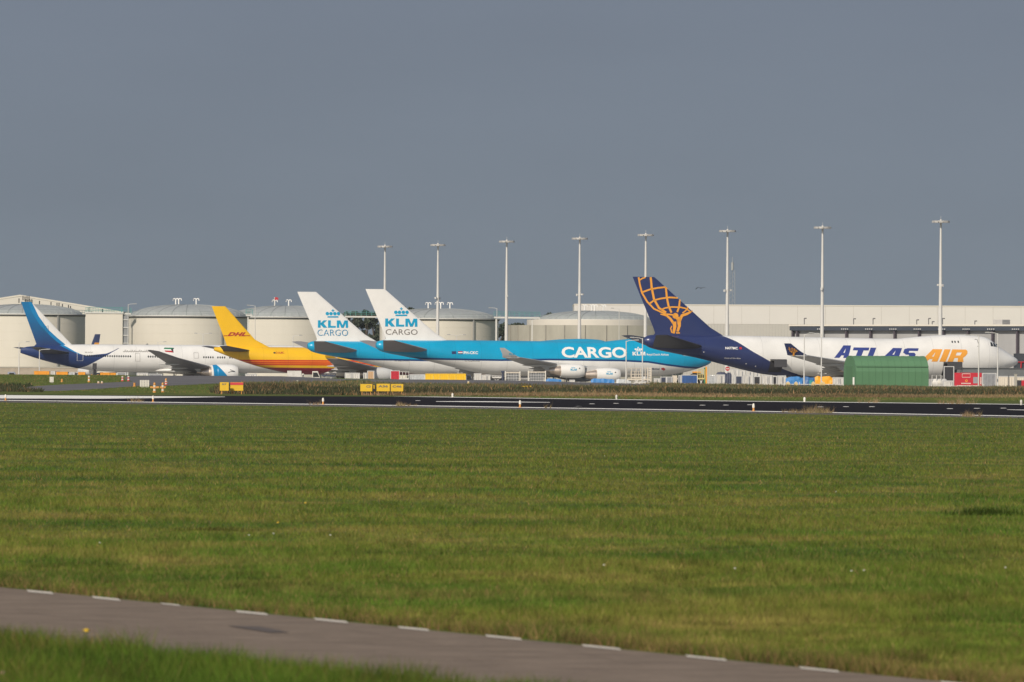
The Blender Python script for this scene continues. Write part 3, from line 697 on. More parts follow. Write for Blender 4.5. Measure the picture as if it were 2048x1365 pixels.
g_ground = grass_mat('turf', tuple(tuple(c * .8 for c in q) for q in GCOLS), False)
g_blade = grass_mat('grass_blades', GCOLS, True)
g_hedge = grass_mat('weed_leaves', ((.036, .054, .022), (.052, .054, .026), (.08, .056, .036), (.022, .036, .015)), True)
g_weed = grass_mat('mixed_weeds', ((.085, .100, .045), (.125, .120, .065), (.19, .14, .085), (.055, .080, .032)), True)
g_straw = grass_mat('straw_leaves', ((.155, .130, .062), (.22, .150, .085), (.27, .165, .105), (.10, .115, .040)), True)
g_far = grass_mat('far_turf_blades', ((.085, .125, .030), (.105, .125, .036), (.13, .13, .045), (.065, .105, .022)), True)
ys = np.concatenate([[-200, 0, 40], np.arange(70, 860, 40), np.arange(880, 1470, 15), np.arange(1470, 1560, 8), [1700, 2200, 3000, 5000, 9000, 20000, 50000]])
xs = np.concatenate([[-20000, -4000, -1000, -500, -300], np.arange(-200, 201, 8), [300, 500, 1000, 4000, 20000]])
XX, YY = np.meshgrid(xs, ys); ZZ = terr(XX, YY); nx, ny = len(xs), len(ys)
mb = MB(); mb.v = [tuple(p) for p in np.stack([XX.ravel(), YY.ravel(), ZZ.ravel()], 1)]
mb.f = [(j * nx + i, j * nx + i + 1, (j + 1) * nx + i + 1, (j + 1) * nx + i) for j in range(ny - 1) for i in range(nx - 1)]
tag(mb.build('ground', g_ground, None, True), kind='structure')

def sheet(name, pts, m, z=.004, kind='structure'):
    o = MB().add([(p[0], p[1], z) for p in pts], [tuple(range(len(pts)))]).build(name, m)
    for f in o.data.polygons:
        if f.normal.z < 0: o.data.flip_normals(); break
    return tag(o, kind=kind) if kind else o
XS = np.linspace(-700, 2750, 70)
def strip(name, top, bot, m, z, x0=-700, x1=2750, kind='structure', parent=None, nd=1, terrain=False):
    """band of the ground between two rows given as (x, y) lines"""
    xs_ = np.linspace(x0, x1, max(2, int((x1 - x0) / 40)))
    vs = []
    for x in xs_:
        a, b = float(np.interp(x, [p[0] for p in top], [p[1] for p in top])), float(np.interp(x, [p[0] for p in bot], [p[1] for p in bot]))
        A, B = (gt(x, a), gt(x, b)) if terrain else (gz(x, a), gz(x, b))
        for k in range(nd + 1):
            p = A.lerp(B, k / nd); vs.append((p.x, p.y, (float(terr(p.x, p.y)) if terrain else 0) + z))
    w = nd + 1; fs = [(i * w + k, i * w + k + 1, (i + 1) * w + k + 1, (i + 1) * w + k) for i in range(len(xs_) - 1) for k in range(nd)]
    o = MB().add(vs, fs).build(name, m, parent)
    if len(o.data.polygons) and o.data.polygons[0].normal.z < 0: o.data.flip_normals()
    return tag(o, kind=kind) if kind else o
m_run = mat('runway_asphalt', (.017, .015, .018), .95, var=.3, scale=.05)
m_shoulder = mat('worn_asphalt', (.15, .14, .13), .9, var=.15, scale=.3)
m_line_stripe = mat('white_line_and_stripe', (.86, .84, .79), .85, var=.12, scale=.2)
m_taxi = mat('taxiway_asphalt', (.155, .150, .155), .85, var=.2, scale=.06)
NE = [(-700, 796), (0, 804), (700, 813), (1400, 824), (2048, 836), (2750, 848)]
FE = [(-700, 776.5), (0, 784.2), (700, 791.2), (1400, 801.2), (2048, 808.6), (2750, 816)]
def off(L, d): return [(x, y + d) for x, y in L]
strip('runway', FE, off(NE, -1.2), m_run, .004)
strip('runway_shoulder', off(NE, -1.2), off(NE, 1.3), m_shoulder, .004)
strip('edge_line_marking', off(NE, -3.6), off(NE, -2.2), m_line_stripe, .008)
strip('edge_line_marking', off(FE, .3), off(FE, 1.2), m_line_stripe, .008)
strip('white_stripe', [(-700, 784), (0, 790.8), (200, 792.2), (450, 794)], [(-700, 791), (0, 797.6), (200, 798), (330, 796.5), (450, 794.6)], m_line_stripe, .008, -700, 450)  # broad white stripe on the runway, tapering to the right
strip('white_stripe', [(872, 803.2), (960, 802.9), (1100, 805)], [(872, 804), (960, 804.8), (1100, 805.7)], m_line_stripe, .008, 872, 1100)
strip('white_stripe', [(2014, 819.6), (2500, 827)], [(2014, 820.2), (2048, 821.3), (2500, 830)], m_line_stripe, .008, 2014, 2500)
# taxiways and grass bank on the rise
strip('taxiway', [(430, 751.9), (560, 752.6), (700, 759.5), (1000, 759.8), (1100, 761), (1300, 769)], [(430, 768), (560, 766.5), (700, 766.5), (1000, 771.5), (1100, 774), (1300, 774)], m_taxi, .02, 430, 1300, nd=8, terrain=True)
strip('taxiway', [(250, 754), (300, 752), (430, 751.9)], [(250, 760), (300, 774), (430, 768)], m_taxi, .02, 250, 430, nd=8, terrain=True)
strip('taxiway', [(30, 777), (100, 771), (220, 766), (310, 762)], [(30, 781), (100, 784), (180, 780), (250, 775), (310, 771)], m_taxi, .03, 30, 310, nd=6, terrain=True)
m_apron = mat('apron_concrete', (.30, .29, .27), .85, var=.15, scale=.05)
sheet('apron', [(-400, 1540), (400, 1540), (500, 2330), (-500, 2330)], m_apron, .005)
# near path with its dashed edge
m_path = mat('path_asphalt', (.222, .176, .140), .9, var=.22, scale=1.6, bump=.6)
pf = lambda x: 1175.5 + .0985 * x + max(0, x - 1100) * .004
fa, fb = gz(-250, pf(-250)), gz(2150, pf(2150)); dv = (fb - fa).normalized(); fa -= dv * 25; fb += dv * 12
na, nb = gz(-250, 1286 + .112 * -250), gz(1100, 1286 + .112 * 1100); dn = (nb - na).normalized(); na -= dn * 25; nb += dn * 30
sheet('path', [fa, fb, nb, na], m_path, .004)
per = Vector((-dv.y, dv.x, 0))
if per.y > 0: per = -per
def on_edge(x): return gz(x, pf(x))
ds = [(52, 108), (183, 242), (470, 537), (627, 697), (795, 860), (970, 1045), (1163, 1243), (1370, 1455), (1597, 1680), (320, 362), (1880, 1980), (-72, -20)]
mdash = mat('worn_white_marking', (.60, .54, .46), .8, var=.25, scale=6)
for a, b in ds:
    w = (4.2 if a != 320 else 2.6)
    sheet('edge_dash', [gz(a, pf(a) + .8), gz(b - 5, pf(b - 5) + .8), gz(b, pf(b) + .8 + w), gz(a + 5, pf(a + 5) + .8 + w)], mdash, .008)
A, B = gz(455, 1254), gz(578, 1267)
sheet('dark_path_patch', [A, gz(520, 1255.5), B, gz(540, 1268)], mat('patch_brown', (.10, .078, .065), .8), .008)  # darker brown patch lying on the path

# hairline cracks and a wheel-polished track on the path
m_crack = mat('crack_filler', (.12, .092, .076), .9)
for (x0, y0, x1, y1) in ((40, 1225, 330, 1262), (700, 1262, 905, 1296), (1120, 1300, 1290, 1335), (905, 1322, 1010, 1322)):
    q = []; A, B = gz(x0, y0), gz(x1, y1); n_c = 14
    for i in range(n_c + 1): t = i / n_c; p = A.lerp(B, t); q.append((p.x + random.uniform(-.02, .02), p.y + random.uniform(-.12, .12)))
    vs_ = [(a, b - .012, .008) for a, b in q] + [(a, b + .012, .008) for a, b in q]
    o = MB().add(vs_, [(i, i + 1, n_c + 2 + i, n_c + 1 + i) for i in range(n_c)]).build('crack', m_crack); tag(o, kind='structure')

# ---- blades
def blades(name, P, h, w, dry, val, lush, m, label=None):
    N = len(P); a = rng.uniform(0, 2 * np.pi, N); lean = rng.normal(0, .5, (N, 2)) * h[:, None]
    dx, dy = np.cos(a) * w / 2, np.sin(a) * w / 2 * .3
    V = np.zeros((N, 3, 3)); V[:, 0] = P + np.stack([-dx, -dy, 0 * dx], 1); V[:, 1] = P + np.stack([dx, dy, 0 * dx], 1)
    V[:, 2] = P + np.stack([lean[:, 0], lean[:, 1], h], 1)
    me = bpy.data.meshes.new(name); me.vertices.add(3 * N); me.loops.add(3 * N); me.polygons.add(N)
    me.vertices.foreach_set('co', V.ravel()); me.loops.foreach_set('vertex_index', np.arange(3 * N))
    me.polygons.foreach_set('loop_start', np.arange(0, 3 * N, 3)); me.polygons.foreach_set('loop_total', np.full(N, 3))
    c = me.attributes.new('tint', 'FLOAT_COLOR', 'POINT'); C4 = np.repeat(np.stack([dry, val, lush, np.ones(N)], 1), 3, 0)
    c.data.foreach_set('color', C4.ravel().astype(np.float32)); me.update(); me.materials.append(m)
    o = bpy.data.objects.new(name, me); COL.objects.link(o); tag(o, kind='stuff')
    if label: o['label'] = label; o['category'] = 'grass'
    return o
def flat_rays(x, y):
    D = np.stack([(x - 1024) / FPX, (682.5 - y) / FPX, -np.ones_like(x)], 1) @ np.array(M3).T
    t = -EYE / D[:, 2]; P = np.array(ORG)[None] + D * t[:, None]; P[:, 2] = 0; return P
N = 820000
gx = rng.uniform(-130, 2180, N); gy = 799 + (1395 - 799) * rng.uniform(0, 1, N) ** .93
pfv = 1175.5 + .0985 * gx + np.maximum(0, gx - 1100) * .004
nev = np.interp(gx, [p[0] for p in NE], [p[1] + 1.4 for p in NE])
k = (gy > nev) & (gy < pfv - .3); gx, gy, pfv = gx[k], gy[k], pfv[k]
P_ = flat_rays(gx, gy); Zd = P_[:, 1]; n_ = len(P_)
edge = np.exp(-np.maximum(pfv - gy, 0) / 16.)
# patches of longer grass
def vnoise(P, s, seed):
    r = np.random.default_rng(seed); v = 0
    for i in range(7):
        a = r.uniform(0, 2 * np.pi); f = s * r.uniform(.5, 2.2); v = v + np.sin((P[:, 0] * np.cos(a) + P[:, 1] * np.sin(a)) * f + r.uniform(0, 6.28))
    return v / 3.
pn = vnoise(P_, .5, 3); pn2 = vnoise(P_, 1.8, 5)
hh = (.048 + .016 * pn + .012 * pn2).clip(.03, .12) * rng.uniform(.6, 1.4, n_) * (1 + .35 * edge)
dry = ((rng.uniform(0, 1, n_) < .08 + .62 * edge * rng.uniform(.3, 1.3, n_)) * rng.uniform(.5, 1, n_))
spot = (vnoise(P_, 2.6, 51) > 1.25); fine = vnoise(P_, 7., 52).clip(-1.2, 1.2)
hh = hh * np.where(spot, 1.5, 1)
lushy = (rng.uniform(0, 1, n_) < np.where((gy > 850) & (gy < 905), .10, .03)) * rng.uniform(.4, 1, n_)
vv = rng.uniform(.68, 1.3, n_) * (1 + .22 * fine + .16 * vnoise(P_, 15., 61).clip(-1.2, 1.2) + .13 * vnoise(P_, 2.6, 62).clip(-1.2, 1.2)) * np.where(spot, .62, 1) * (1 - .42 * np.exp(-np.maximum(pfv - gy, 0) / 8.))
blades('lawn', P_, hh, np.maximum(.007, Zd * 6e-5) * rng.uniform(.7, 1.4, n_), dry, vv, lushy, g_blade, 'wide mown field of green and olive grass between path and runway')
# verge this side of the path: longer, lusher
N = 260000
gx = rng.uniform(-130, 2180, N); gy = rng.uniform(1240, 1440, N); k = gy > 1286 + .112 * gx + vnoise(flat_rays(gx, gy), 3, 9) * 4; gx, gy = gx[k], gy[k]
P_ = flat_rays(gx, gy); n_ = len(P_)
vn4 = vnoise(P_, 5., 71).clip(-1.3, 1.3); hv = (.11 + .03 * vnoise(P_, 2.5, 4) + .025 * vn4).clip(.05, .22) * rng.uniform(.4, 1.5, n_)
blades('verge_grass', P_, hv, .007 * rng.uniform(.7, 1.4, n_), (rng.uniform(0, 1, n_) < .06 + .1 * (vnoise(P_, 2, 8) > .6)) * .8, rng.uniform(.35, .95, n_) * (1 + .35 * vn4), (rng.uniform(0, 1, n_) < .5) * .9, g_blade, 'longer lush grass verge on the near side of the path')
# grass and weeds beyond the runway
N = 400000
wy = 868 + (1452 - 868) * rng.uniform(0, 1, N); wx = rng.uniform(-.062, .062, N) * wy
P_ = np.stack([wx, wy, terr(wx, wy)], 1); px_, py_ = project(P_)
ip = lambda pts: np.interp(px_, [p[0] for p in pts], [p[1] for p in pts])
fe = ip(FE)
asph = (((px_ > 430) & (px_ < 1300) & (py_ > ip([(430, 751), (560, 751), (700, 759), (1000, 759.5), (1100, 761), (1300, 769)])) & (py_ < ip([(430, 768), (560, 766.5), (700, 766.5), (1000, 771.5), (1100, 774), (1300, 774)])))
        | ((px_ > 250) & (px_ <= 430) & (py_ < ip([(250, 760), (300, 774), (430, 768)]))) | ((px_ > 30) & (px_ < 310) & (py_ > ip([(30, 777), (100, 771), (220, 766), (310, 762)])) & (py_ < ip([(30, 781), (100, 784), (180, 780), (250, 775), (310, 771)]))))
keep = ~asph & (py_ < fe - .3) & (rng.uniform(0, 1, N) < .8)
hedge_t = ip([(-100, 770), (60, 772), (90, 786), (420, 786), (440, 773), (520, 775), (700, 778), (1000, 779), (1040, 779), (1400, 782), (1700, 784), (2100, 785)])
hedge_b = ip([(-100, 785), (60, 785), (90, 786), (420, 786), (440, 789), (700, 791), (1000, 788), (1100, 787), (1400, 790), (1700, 791.5), (2100, 793)])
tan_b = ip([(-100, 785), (420, 786), (440, 790), (700, 791), (1000, 794), (1400, 795), (2100, 797)])
hz = keep & (py_ > hedge_t) & (py_ < hedge_b); tz = keep & (py_ >= hedge_b - 2) & (py_ < tan_b) & (px_ > 430)
wz = keep & ~hz & (px_ > 480) & (py_ > ip([(480, 766), (700, 767), (1000, 771), (1250, 768), (1690, 770), (2100, 772)])) & (py_ <= hedge_t)
gzn = keep & ~hz & ~tz & ~wz
def sub(kk, h0, h1, w0, dryp, v0, v1, lush, name, label, gm):
    Q = P_[kk]; q = len(Q)
    if not q: return
    cl = vnoise(Q, .35, 21).clip(-1, 1)
    cm = vnoise(Q, .12, 33).clip(-1, 1) + .5 * vnoise(Q, .6, 35).clip(-1, 1)
    if name in ('dark_weeds', 'weeds', 'straw_grass'): cm = cm.clip(-1, 1); v0, v1 = v0 * (1 + .3 * cm), v1 * (1 + .35 * cm)
    blades(name, Q, rng.uniform(h0, h1, q) * (1 + .5 * cl), w0 * rng.uniform(.5, 1.5, q), (rng.uniform(0, 1, q) < dryp + .25 * cl) * rng.uniform(.5, 1, q), rng.uniform(v0, v1, q), (rng.uniform(0, 1, q) < lush) * .6, gm, label)
sub(gzn, .05, .10, .10, .04, .8, 1.15, .1, 'far_grass', 'smooth green grass beyond the runway', g_far)
sub(wz, .12, .42, .13, .15, .6, 1.1, .1, 'weeds', 'mixed green and straw weeds along the far taxiway', g_weed)
sub(hz, .2, .5, .16, .04, .7, 1.3, .0, 'dark_weeds', 'dark strip of dense weeds below the apron', g_hedge)
kk = tz & (rng.uniform(0, 1, N) < .9)
sub(kk, .10, .28, .12, .1, .7, 1.15, .0, 'straw_grass', 'reddish straw coloured dry grass strip beyond the runway', g_straw)
# dry tufts by the runway
T = []
for x0, x1, y, h, nn in ((795, 850, 812, .30, 500), (258, 285, 804, .45, 200), (618, 640, 810, .3, 150), (1590, 1692, 826.5, .42, 900), (1925, 1962, 833.5, .38, 350), (1090, 1102, 817, .35, 60), (1875, 1945, 808, .8, 500), (1715, 1760, 805.3, .65, 300), (1560, 1600, 825, .2, 200)):
    cs_ = [(random.uniform(x0, x1), random.uniform(.35, 1.1)) for _ in range(9)]
    for _ in range(int(nn * .6)):
        cx_, hs_ = random.choice(cs_); x = random.gauss(cx_, (x1 - x0) * .07); p = gz(x, y + random.uniform(-1, 1)); T.append((p.x, p.y, 0, h * hs_ * random.uniform(.3, 1.3)))
T = np.array(T); q = len(T)
blades('dry_tufts', T[:, :3], T[:, 3], np.full(q, .022), np.zeros(q), rng.uniform(.8, 1.5, q), np.zeros(q), g_straw, 'tufts of tall dry straw grass standing along the runway edge')
def tuft(px, py, rad, h, cnt, label):
    p = gz(px, py); a = rng.normal(0, rad, (cnt, 2)); P2 = np.stack([p.x + a[:, 0], p.y + a[:, 1] * .6, np.zeros(cnt)], 1)
    o = blades('weed_clump', P2, h * rng.uniform(.4, 1.1, cnt), np.full(cnt, .02), np.zeros(cnt), rng.uniform(.25, .5, cnt), np.zeros(cnt), g_blade)
    del o['kind']; tag(o, label, 'plant', 'dark weed clumps in the mown field')
tuft(1970, 1032, .22, .12, 500, 'largest dark weed clump standing in the field at the right')
tuft(430, 1062, .22, .05, 260, 'low dark weed clump in the field left of centre')
tuft(1825, 1052, .25, .05, 260, 'low wide dark weed clump left of the largest one')
tuft(1600, 1145, .2, .05, 200, 'low dark weed clump in the field towards the path at the right')
m_petal = {'y': mat('yellow_petals', (.75, .50, .03), .6), 'p': mat('pink_petals', (.62, .28, .36), .6), 'w': mat('white_petals', (.65, .65, .58), .6)}
m_stem = mat('stem_green', (.06, .10, .02), .7)
def flower(px, py, h, r, c, label, grp=None):
    p = gz(px, py); o = thing('flower', label, 'flower', p, 0, grp)
    MB().tube([(0, 0, 0), (.005, 0, h)], .002, 5).build('stem', m_stem, o)
    mb_ = MB()
    for i in range(9):
        a = i * .698; mb_.add([(0, 0, h), (math.cos(a) * r, math.sin(a) * r * .7, h + r * .5), (math.cos(a + .5) * r, math.sin(a + .5) * r * .7, h + r * .35)], [(0, 1, 2)])
    mb_.lathe([(.001, h - r * .2), (r * .6, h), (r * .5, h + r * .5), (.001, h + r * .7)], (0, 0, 0), 'Z', 8).build('flower_head', m_petal[c], o)
flower(173, 1300, .12, .028, 'y', 'yellow flower standing against the path at the left')
flower(6, 1376, .08, .022, 'p', 'pink flower in the bottom left corner')
flower(196, 1384, .07, .022, 'p', 'pink flower at the bottom edge, right of the corner one')
for x, y, c in ((498, 1082, 'w'), (547, 1079, 'w'), (661, 1082, 'w'), (1208, 1144, 'w'), (1470, 1151, 'w'), (1703, 1156, 'w'), (1728, 1155, 'w'), (2011, 1149, 'w'), (1672, 992, 'w'), (1209, 918, 'w'), (200, 1098, 'w')):
    flower(x, y, .06, .014, c, 'small white clover flower in the mown field', 'white clover flowers in the field')
for x, y in ((181, 863), (155, 868), (611, 1017), (556, 1058)): flower(x, y, .07, .02, 'y', 'small yellow flower in the mown field', 'yellow flowers in the field')

# ------------------------------------------------------------------ tall light masts
def mast_builder():
    H = 32.4
    o = thing('light_mast', '', 'light mast', group='tall apron floodlight masts')
    MB().tube([(0, 0, 0), (0, 0, 14), (0, 0, H - 1)], [.46, .36, .18], 14).build('pole', m_steel, o, True)
    MB().tube([(-.9, 0, 20.2), (.9, 0, 20.2)], .09, 6).box(-1.05, -.65, -.2, .2, 20.0, 20.35).box(.5, .85, -.2, .2, 19.85, 20.3).build('bracket', m_steel, o)
    r = MB()
    for R_ in (1.55, .8):
        r.tube([(R_ * math.cos(t * math.pi / 12), R_ * math.sin(t * math.pi / 12), H) for t in range(25)], .13, 6, False)
    for k in range(8):
        a = k * math.pi / 4; r.tube([(.2 * math.cos(a), .2 * math.sin(a), H), (1.6 * math.cos(a), 1.6 * math.sin(a), H)], .05, 6)
    r.tube([(0, 0, H - 1), (0, 0, H + .35)], .2, 10); hd = r.build('lamp_ring', m_steel, o)
    MB().tube([(0, 0, H + .3), (0, 0, H + 1.0)], .025, 5).build('lightning_rod', m_steel, hd)
    src = None
    for k in range(12):
        a = k * math.pi / 6
        if src is None:
            src = MB().prism([(-.32, -.2), (.32, -.2), (.26, .2), (-.26, .2)], -.36, .36).build('floodlight', mat('lamp_housing', (.40, .39, .37), .5), hd); l = src
        else: l = src.copy(); COL.objects.link(l); l.parent = hd
        l.location = (1.42 * math.cos(a), 1.42 * math.sin(a), H - .08); l.rotation_euler = (0, 0, a)
    return o
mast = mast_builder()
ML = ['leftmost tall floodlight mast, rising behind the white tail fin of the front light blue airplane', 'tall floodlight mast standing in front of the storage tank right of the second white tail', 'tall floodlight mast standing in the gap between two tanks at picture centre',
      'tall floodlight mast left of the big concrete walled tank, over the light blue fuselage', 'tall floodlight mast rising behind the navy tail fin with the globe', 'tall floodlight mast beside the thin lattice tower', 'tall floodlight mast between the lattice tower and the rightmost mast', 'rightmost and tallest looking floodlight mast, above the airplane hump']
for i, (x, yt) in enumerate(((769, 493), (875, 490), (1012.5, 483), (1158.5, 477), (1290.5, 470), (1454, 462), (1644, 455), (1880.5, 443))):
    p = (YH + ROLL * (x - 1024) - yt) / (32.4 - EYE); Z = FPX / p; q = at(x, 700, Z)
    if i == 0: mast.location = (q.x, q.y, 0); mast.rotation_euler = (0, 0, .3); mast['label'] = ML[0]
    else: dup(mast, (q.x, q.y, 0), .3 + i * .7, ML[i])
# lattice tower far behind
p = at(1464, 700, 3600); lt = thing('lattice_tower', 'thin pale lattice radio tower far behind the warehouse', 'tower', (p.x, p.y, 0))
Hh = 1.78 + (759.6 - 541) / FPX * 3600; mb = MB()
for sx, sy in ((-1, -1), (1, -1), (0, 1)): mb.tube([(sx * 1.2, sy, 0), (sx * .9, sy * .8, Hh)], .07, 5)
for k in range(24):
    z0, z1 = k * Hh / 24, (k + 1) * Hh / 24; mb.tube([(-1.1, -.9, z0), (1.1, -.9, z1)], .035, 4).tube([(1.1, -.9, z0), (0, .9, z1)], .035, 4)
m_lat = mat('lattice_grey', (.36, .37, .37), .6); mb.build('lattice', m_lat, lt); MB().tube([(0, 0, Hh), (0, 0, Hh + 3)], .45, 8).tube([(0, 0, Hh + 3), (0, 0, Hh + 5)], .1, 5).build('antenna', m_lat, lt)
# ------------------------------------------------------------------ small street lamps
def lamp(px, ytop, Z, label, arms=1, dirn=1, base=None):
    p = at(px, 700, Z); h = 1.78 + (YH + ROLL * (px - 1024) - ytop) / FPX * Z
    o = thing('lamp_post', label, 'lamp post', (p.x, p.y, base or 0), 0, 'small lamp posts round the apron')
    MB().tube([(0, 0, 0), (0, 0, h * .5), (0, 0, h)], [.13, .1, .07], 8).build('pole', m_steel, o, True)
    for k in range(arms):
        d = dirn if k == 0 else -dirn
        MB().tube([(0, 0, h - .15), (.5 * d, 0, h + .05), (1.5 * d, 0, h + .12)], .05, 6).build('arm', m_steel, o)
        MB().prism([(1.3 * d, h + .02), (2.1 * d, h + .06), (2.05 * d, h + .22), (1.4 * d, h + .22)], -.16, .16).build('lamp_head', mat('lamp_head_grey', (.35, .35, .34), .5), o)
for a in ((38, 685, 1900, 'thin lamp post at the far left under the blue tailplane'), (79, 700, 1900, 'thin lamp post right of the leftmost one, below the blue tail'), (256, 609, 2350, 'lamp post with arm above the walkway between two left tanks'),
          (315, 685, 2250, 'lamp post whose arm shows against the tank over the white fuselage', 1, 1), (406, 668, 2260, 'double lamp post in front of the tank left of the yellow tail', 2), (510, 612, 2380, 'lamp post with arm above the tank right of the yellow tail', 1, -1),
          (586, 672, 2150, 'lamp post standing just behind the yellow fuselage', 1, 1), (913, 671, 2080, 'two armed lamp post over the light blue fuselage', 2), (993.5, 617, 2400, 'lamp post on the walkway with its arm to the left', 1, -1),
          (1238, 618, 2400, 'small lamp post behind the dome of the concrete walled tank', 1, -1), (1252.4, 682, 1585, 'white lamp post before the O of CARGO', 1, 1), (1285, 677, 1585, 'white lamp post crossing the small white airline name', 1, -1),
          (1608.5, 669, 1560, 'white lamp post left of the orange tarp', 1, 1), (1643, 668, 1560, 'white lamp post in front of the orange tarp', 1, -1), (1957.5, 672, 1540, 'white lamp post by the red container', 1, -1), (1995.6, 667, 1550, 'white lamp post right of the red container by the airplane nose', 1, -1)):
    lamp(*a)

# ------------------------------------------------------------------ storage tanks
m_tank = mat('tank_cream', (.66, .62, .54), .6, var=.06, scale=.15, stretch=(1, 1, .2)); m_dome = mat('tank_dome_grey', (.36, .38, .375), .6, var=.1)
m_conc = mat('stained_concrete', (.42, .40, .34), .85, var=.22, scale=.12, stretch=(1, 1, .35)); m_teal = mat('teal_railing_paint', (.10, .32, .30), .5); m_rim = mat('rim_dark', (.10, .10, .10), .7)
def zup(px, y, Z): return 1.78 + (YH + ROLL * (px - 1024) - y) / FPX * Z
def tank(px, rpx, yrim, ydome, Z, label, vents, sh=0.72):
    p = at(px, 700, Z); k = FPX / Z; Rr = rpx / k; h = zup(px, yrim + 3, Z); hd = zup(px, ydome, Z)
    o = thing('storage_tank', label, 'storage tank', (p.x, p.y, 0), 0, 'domed fuel storage tanks')
    prof = [(Rr, 0)]
    for i in range(1, 8): z = h * i / 8; prof += [(Rr, z - .02), (Rr + .03, z), (Rr, z + .02)]
    MB().lathe(prof + [(Rr, h)], (0, 0, 0), 'Z', 96).build('tank_wall', m_tank, o, True)
    D = MB(); Rd = Rr - .6; rise = hd - h
    D.lathe([(Rd * math.sin(t), h + rise * (math.cos(t) * 1.0)) for t in [math.pi / 2 * i / 12 for i in range(12, 0, -1)]] + [(.05, hd)], (0, 0, 0), 'Z', 48).build('dome_roof', m_dome, o)
    rb_ = MB()
    for i in range(24):
        a = 2 * math.pi * i / 24; rb_.tube([(Rd * math.sin(t) * math.cos(a), Rd * math.sin(t) * math.sin(a), h + rise * math.cos(t) + .03) for t in [math.pi / 2 * q / 8 for q in range(8, 0, -1)]], .07, 4)
    rb_.build('roof_rib', mat('roof_rib_grey', (.27, .29, .29), .6), o)
    MB().lathe([(Rr, h - .35), (Rr + .25, h - .3), (Rr + .25, h - .05), (Rr, h - .05)], (0, 0, 0), 'Z', 96).build('dark_rim', m_rim, o, True)
    MB().lathe([(Rr - .7, h), (Rr + .5, h), (Rr + .5, h + .22), (Rr - .7, h + .22)], (0, 0, 0), 'Z', 96).build('rim_walkway', m_steel, o, True)
    rl = MB(); n = 56
    for zz in (.7, 1.25): rl.tube([((Rr + .4) * math.cos(2 * math.pi * i / 72), (Rr + .4) * math.sin(2 * math.pi * i / 72), h + zz) for i in range(73)], .03, 4, False)
    for i in range(n): a = 2 * math.pi * i / n; rl.box((Rr + .4) * math.cos(a) - .03, (Rr + .4) * math.cos(a) + .03, (Rr + .4) * math.sin(a) - .03, (Rr + .4) * math.sin(a) + .03, h + .2, h + 1.25)
    rl.build('railing', mat('railing_grey_green', (.30, .36, .34), .6), o)
    for (vx) in vents:
        dx = (vx - px) / k; zb = h + rise * math.sqrt(max(0, 1 - (dx / Rd) ** 2)) - .3; g = MB()
        g.tube([(dx, 0, zb), (dx, 0, zb + 1.6)], .17, 8)
        for d in (-1, 1): g.tube([(dx, 0, zb + 1.6), (dx + .3 * d, 0, zb + 1.85), (dx + .6 * d, 0, zb + 1.75), (dx + .7 * d, 0, zb + 1.3)], .14, 6)
        g.build('roof_vent', m_white, o, True)
    a = -math.pi * .5 + .62
    MB().box(Rr * math.cos(a) - .2, Rr * math.cos(a) + .2, Rr * math.sin(a) - .35, Rr * math.sin(a) - .05, 0, h).build('drain_pipe', mat('pipe_grey', (.25, .25, .24), .6), o)
    return o
tank(50, 120, 627.4, 609, 2420, 'big cream storage tank at the far left behind the blue tail', [])
tank(376, 120.5, 631, 609.5, 2400, 'cream storage tank left of the yellow tail fin, with two roof vents', [351, 357, 392])
tank(572, 117, 633.4, 612, 2480, 'cream storage tank between the yellow tail and the first white tail', [549, 577])
tank(878, 119, 636.5, 617.5, 2420, 'cream storage tank just right of the second white tail', [856, 875, 881, 899.5])
t6 = tank(1190, 118, 638.5, 622, 2500, 'domed tank inside a grey concrete ring wall', [1169, 1183, 1189, 1206])
p = at(1190, 700, 2500); kk_ = FPX / 2500
rw = MB(); Rr = 174 / kk_; hw = zup(1190, 651, 2480)
rw.lathe([(Rr, 0), (Rr, hw * .38), (Rr + .15, hw * .39), (Rr, hw * .40), (Rr, hw), (Rr - .6, hw), (Rr - .6, 0)], (0, 0, 0), 'Z', 120)
o = thing('ring_wall', 'stained grey concrete ring wall round the domed tank', 'wall', (p.x, p.y, 0)); rw.build('wall', m_conc, o, True)
bt = MB()
for i in range(26): a = 2 * math.pi * i / 26; c_, s_ = math.cos(a), math.sin(a); bt.tube([((Rr + .1) * c_, (Rr + .1) * s_, 0), ((Rr + .1) * c_, (Rr + .1) * s_, hw)], .12, 4)
bt.build('buttress', mat('pipe_dark', (.33, .31, .27), .8), o)
# cream panels between ring wall and rim: upper collar of the tank
MB().lathe([(118 / kk_ + 2.4, hw - 1), (118 / kk_ + 2.4, zup(1190, 640, 2490)), (118 / kk_, zup(1190, 640, 2490))], (0, 0, 0), 'Z', 90).build('collar', m_tank, t6, True)
